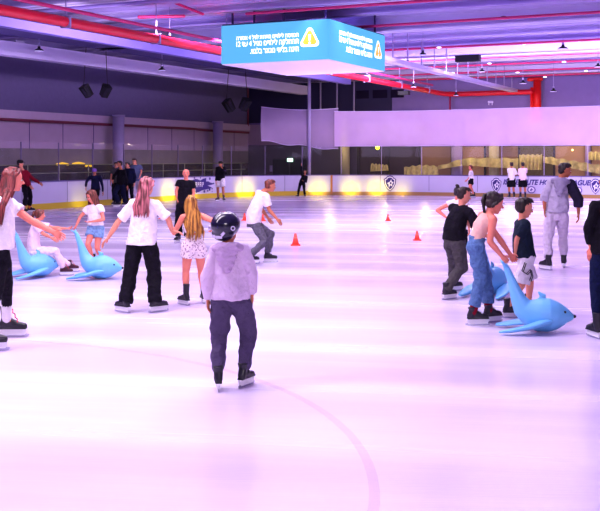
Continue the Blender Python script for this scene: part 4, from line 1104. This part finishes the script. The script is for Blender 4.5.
for x in (-.34, .38):
    bm = bmesh.new()
    c = O(x, -.40 if x < 0 else -.33, .08); ax2 = (fr_ * (.55 if x > 0 else -.45) - fc_ * .8).normalized(); s1 = ax2.cross(UP).normalized(); s2 = s1.cross(ax2); prev = None
    for q in range(17):
        t0 = q * math.pi / 8; e = s1 * math.cos(t0) + s2 * math.sin(t0)
        w_ = [bm.verts.new(c + (e * rr) * hh + ax2 * hh * dd) for rr, dd in ((.045, .02), (.075, .02), (.075, .07), (.045, .07))]
        if prev:
            for z_ in range(4): bm.faces.new((prev[z_], prev[(z_ + 1) % 4], w_[(z_ + 1) % 4], w_[z_]))
        prev = w_
    obj('ring_mark', bm, MATS['sticker_white'], hel, False, r['g'])
bm = bmesh.new(); q = r
tube(bm, [O(0, -.30, .535), O(0, -.45, .42), O(0, -.57, .26), O(0, -.61, .12)], .02 * hh, 8, flat=.4); obj('ridge', bm, mat('helmet_violet', (52, 44, 100), .3), hel, True, r['g'])
# boy leaning, grey jeans
person('boy in white t-shirt and faded grey jeans leaning forward as he skates right', (259, 263), 1.62, -70, 'mid',
       head=(270.5, 186), neck=(263, 192.5), pelvis=(253.5, 222), face=-75, pitch=-10, chest=-60, footL=(270, 262.5, -85), footR=(252, 265, -70, 0.02), handR=(277, 219, -.15), elbR=(-.1, -.1, -1), handL=(268, 218, .2), top=('tee', WHITE), hem=-.05, sleeve=.7, legs=('jeans', GREYJ),
       hair=('short', H_CHEST), hunch=.03, kneeL=-85, kneeR=-85, ankle=.9)
person('small skater dressed all in black with one arm raised, before the far boards', (301, 197.8), 1.38, 170, 'mid', head=(305, 172), neck=(304.5, 175.5), pelvis=(302, 182.5), footR=(297.5, 197.7, 130), footL=(305, 197.6, 190),
       handR=(301.5, 165.5, 0), elbR=(-1, 0, .3), handL=(303.5, 181, -.2), top=('long', BLACK), legs=('jeans', BLACK), hair=('short', H_BLK))
# left background
person('man in black cap and maroon jacket stretching his arm out by the left board', (27, 213), 1.84, -110, 'light', head=(20.5, 163.5), neck=(23, 171), pelvis=(26, 184.5), face=-90, footR=(25, 213.5, -130), footL=(31, 212.5, -90), handL=(40, 183.5, 0), elbL=(0, 0, -1), handR=(30, 186, -.3),
       top=('long', MAROON), legs=('jeans', BLACK), hair=('short', H_BLK), cap=CAPB, sock=mat('sock_orange', (230, 130, 50), .8), ankle=.75)
person('skater in purple beanie and dark jacket stooping by the left board', (95, 210), 1.55, 175, 'mid', head=(94.5, 171.5), neck=(95, 176), pelvis=(95.5, 188.5, .05), pitch=-20, handR=(86, 187), handL=(103, 192), elbR=(-1, 0, 0), elbL=(1, 0, 0), top=('long', NAVY), legs=('jeans', BLACK), cap=BEAN, brim=False, sw=.125)
person('man in black long-sleeved top and wide dark trousers, front of the group at the left', (120.5, 206.7), 1.77, 150, 'mid', head=(119.5, 164), neck=(121, 170), pelvis=(121.5, 183), face=120, footR=(117, 206.7, 100), footL=(124.5, 206.5, 140), handR=(113, 180, -.1), elbR=(-1, 0, -.3), handL=(127.5, 186, -.1), top=('long', BLACK), legs=('wide', NAVY), hair=('short', H_BLK), bulk=1.1, ankle=.95)
person('person in navy top just behind the man in black, in the group at the left', (129.5, 205.8), 1.70, 165, 'light', head=(127.5, 165.5), top=('long', NAVY), legs=('jeans', BLACK), hair=('short', H_DARK), face=140)
person('tall man in slate grey t-shirt and pale trousers behind the girl in white', (136, 205), 1.86, 190, 'light', head=(134.5, 162), top=('tee', SLATE), legs=('wide', GREYL), hair=('short', H_BLK), face=170, bulk=1.1, handL=(140, 176, -.2), elbL=(1, 0, -.5))
person('person half hidden behind the man in black, pale face showing, in the group', (116.8, 206.0), 1.76, 175, 'light', head=(116.5, 165.5), top=('tee', OLIVEG), legs=('jeans', BLACK), hair=('short', H_DARK))
# right background
person('far skater in white t-shirt and black shorts gliding alone by the far board', (470.5, 198), 1.68, 85, 'rosy', head=(470.5, 167.5), pelvis=(471, 179.5), neck=(471, 171), footL=(468.5, 198.4, 80), footR=(473, 197.8, 95), handL=(467, 180), top=('tee', WHITE), sleeve=.7, legs=('shorts', BLACK), inseam=.6, hair=('short', H_CHEST))
for x, lb, w in ((511.5, 'left one of two referees in white t-shirts facing the league board', 0), (522.8, 'right one of two referees in white t-shirts facing the league board', 3)):
    person(lb, (x, 198.6), 1.64, 5 - w * 4, 'mid', handL=(x - 1.5, 174, .25), handR=(x + 2, 174.5, .25), elbL=(-.4, -.3, -1), elbR=(.4, -.3, -1), top=('tee', PINKW if w else WHITE), sleeve=.9, legs=('shorts', BLACK), inseam=.9, hair=('short', H_BLK), sock=mat('sock_violet', (84, 70, 120), .8), group=None)
# man in grey hoodie
MG = cloth('cloth_hoodie_grey', (186, 176, 200), .8, 8)
person('man in grey hoodie with one dark sleeve and pale trousers, head turned right', (555, 269.5), 1.80, -12, 'tan', head=(565, 170.5), neck=(560.5, 180.5), pelvis=(556.5, 214), face=-95, pitch=-12, footL=(546, 270, 30), footR=(564, 267.5, -20), handL=(544.5, 209, 0), elbL=(-1, -.3, 0), handR=(578.5, 214, .05), elbR=(1, -.3, 0),
       top=('hoodie', MG), hoodmat=cloth('hood_grey_shaded', (160, 150, 178), .7, 8), hem=.06, legs=('jeans', GREYL), ankle=.84, hair=('short', H_DARK), sleeve=1.45, sleeve_mat=cloth('sleeve_dark', (48, 42, 66)), one_sleeve=1, sw=.088, bulk=.94, waist=.2)  # hood cloth coloured darker in place of shade
# boy in black leaning
person('boy in black t-shirt and grey trousers leaning forward behind the girl in jeans', (450, 299), 1.58, -62, 'light', head=(464, 195.5), neck=(461.5, 207), pelvis=(454, 239), face=-85, pitch=-15, chest=-50, footL=(455, 291, -60), footR=(449, 299.5, -55), handR=(474, 223, .05), elbR=(.3, -.6, -.6), handL=(480, 232, .2),
       top=('tee', BLACK), sleeve=.8, hem=-.02, legs=('jogger', OLIVEG), hair=('short', H_DARK), hunch=.03, ankle=.93, bulk=1.06)
person('child in white top with dark hair bun, half hidden behind the boy in black', (458, 272), 1.42, -30, 'rosy', head=(458.5, 192.5), neck=(457, 201), pelvis=(459, 226), handL=(447, 218, .02), elbL=(-1, 0, -.4), top=('tee', WHITE), sleeve=.2, legs=('jeans', BLACK), hair=('bun', H_DARK), footR=(462, 271, -30), footL=(455, 273, -30))
# girl in jeans pushing the seal
person('girl in tan tank top and light blue jeans bending over a blue seal aid', (482, 324), 1.64, -88, 'rosy', head=(494.5, 203), neck=(489, 214), pelvis=(475.5, 244.5), face=-84, pitch=-18, chest=-72, footR=(477, 325.5, -84), footL=(492, 322.5, -62), handR=(502, 256, -.12), elbR=(-.7, -.1, -.8), handL=(510, 254, .16), elbL=(.5, .2, -.6),
       top=('tank', TAN), hem=.12, legs=('jeans', DENIM), hair=('tail', H_DARK), hunch=.018, ankle=.80, boot=BB, tall=.14, curlR=1.3, curlL=1.3, waist=.25, hs=.15, thR=(0, 0, 1), thL=(0, 0, 1), bulk=.88, sw=.08, slack=1.10, sock=MAROON, kneeR=-80, kneeL=-70)
# boy in dark t-shirt and white shorts
WS = cloth('shorts_white', (238, 230, 240))
r = person('boy in dark t-shirt and long white shorts walking beside the seal aid', (521, 317), 1.42, -78, 'light', head=(524.5, 208), neck=(522, 221), pelvis=(525, 256), face=-80, pitch=-14, chest=-85, footR=(511, 318, -85), footL=(532, 313, -85), handR=(515.5, 253, -.05), elbR=(-1, -.2, 0), handL=(527, 256, .25),
       top=('tee', TEAL), hem=-.02, sleeve=.8, legs=('shorts', WS), inseam=.95, hair=('short', H_DARK), hs=.165, bulk=1.06, kneeL=-85, kneeR=-85, hunch=.01)
g_, Hb_ = r['g'], r['Hb']; a_, e_, w_ = r['leg'][1]
bm = bmesh.new()
for off in (0, .035):
    pts = []
    for u_, t_ in ((-.045, .15), (-.055, .45), (.0, .55), (.035, .40), (.07, .62), (.06, .80)):
        c_ = a_.lerp(e_, t_ + off); pts.append(c_ + V((u_ + off * .5, -math.sqrt(max(0, .108 ** 2 - u_ ** 2)), 0)))
    tube(bm, pts, .006, 6)
obj('zigzag_print', bm, mat('print_black', (20, 18, 28), .7), r['body'], True, g_)
# woman at the right edge
person('woman in black long-sleeved top and navy jeans with auburn hair, at the right edge', (600, 338), 1.66, 25, 'rosy', head=(608, 188), neck=(607, 203), pelvis=(606, 248), footL=(594.5, 338, 15), footR=(613, 340, -10), handL=(591, 248, -.02), elbL=(-1, -.1, 0), hdL=(-.2, 0, -1),
       top=('long', BLACK), sleeve=1.8, legs=('leggings', NAVYJ), hair=('long', H_AUB), hairlen=.16, spread=1.5, ankle=.92, waist=.3)

# ------------------------------------------------------------------ light
def area(loc, rot, sx, sy, e, c, spread=180):
    l = bpy.data.lights.new('lamp', 'AREA'); l.shape = 'RECTANGLE'; l.size = sx; l.size_y = sy; l.energy = e; l.color = c; l.spread = math.radians(spread)  # added light without a fixture
    o = bpy.data.objects.new('added_area_light', l); COL.objects.link(o); o.location = loc; o.rotation_euler = rot
    return o
# added overhead area lights across the rink, without fixtures
for b, e, wd in ((4, 470, 9), (9, 540, 9), (15, 430, 14), (21, 420, 16)):
    area(rk(7 if b < 12 else 8, b, 6.2), (0, 0, YAW), wd, .8, e, (1, .88, .98))
for b, e in ((27.5, 400), (32, 400), (37.5, 400), (43, 300)):
    area(rk(8, b, 6.0), (0, 0, YAW), 22, .5, e, (.95, .87, 1), 110)
def aim(loc, to, sx, sy, e, c, spread=180):
    d = (to - loc); area(loc, d.to_track_quat('-Z', 'Y').to_euler(), sx, sy, e, c, spread)
# area lights added to brighten the walls, without fixtures
aim(rk(15, 32, 5.6), rk(AW, 34, 3.0), 22, .4, 620, (.95, .80, 1), 100)
aim(rk(8, 38, 5.4), rk(6, BW, 2.8), 24, .4, 640, (.93, .78, 1), 100)
# unseen violet lights added below the roof to brighten it
for a_, b_, e in ((22, 24, 110), (15, 32, 150), (6, 36, 150), (-2, 40, 150)):
    aim(rk(a_, b_, 2.6), rk(a_, b_ + 2, 6.5), 6, 3, e, (.72, .60, 1))
# front fill light added behind the camera
aim(V((5.5, -6, 5.2)), V((0, 10, 1)), 5, 2, 620, (1, .88, .94))
# warm lobby lamps
for px in (330, 385, 425, 470, 510, 550, 590):
    l = bpy.data.lights.new('lobby_lamp', 'POINT'); l.energy = 50; l.color = (1, .80, .45); l.shadow_soft_size = .08
    o = bpy.data.objects.new('lobby_lamp', l); COL.objects.link(o); o.location = rk(apx(px, 49.6), 49.6, 2.7)
# yellow uplights at the foot of the boards
for px, e in ((79, 2), (168, 9), (192, 4), (245, 9), (318, 8), (351, 8), (377, 9), (401, 3)):
    p, nn = on_path(path_px(px)); l = bpy.data.lights.new('board_lamp', 'SPOT'); l.energy = e * 9; l.color = (.85, .78, .0); l.spot_size = math.radians(100); l.spot_blend = 1; l.shadow_soft_size = .02
    o = bpy.data.objects.new('board_lamp', l); COL.objects.link(o); o.location = p + nn * .75 + UP * .06
    d = (-nn * .9 + UP * .35); o.rotation_euler = d.to_track_quat('-Z', 'Y').to_euler()
w = bpy.data.worlds.new('World'); S.world = w; w.use_nodes = True
w.node_tree.nodes['Background'].inputs[0].default_value = (*lin((214, 176, 240)), 1); w.node_tree.nodes['Background'].inputs[1].default_value = .30

# ------------------------------------------------------------------ camera
cd = bpy.data.cameras.new('camera'); cam = bpy.data.objects.new('camera', cd); COL.objects.link(cam)
cam.location = (0, 0, EYE); cam.rotation_euler = (math.pi / 2, 0, 0)
cd.sensor_width = 36; cd.sensor_fit = 'HORIZONTAL'; cd.lens = F / 600 * 36; cd.shift_y = -(255.5 - HOR) / 600; cd.clip_end = 300
S.camera = cam
S.view_settings.view_transform = 'Standard'; S.view_settings.look = 'None'; S.view_settings.exposure = .08; S.view_settings.gamma = .88
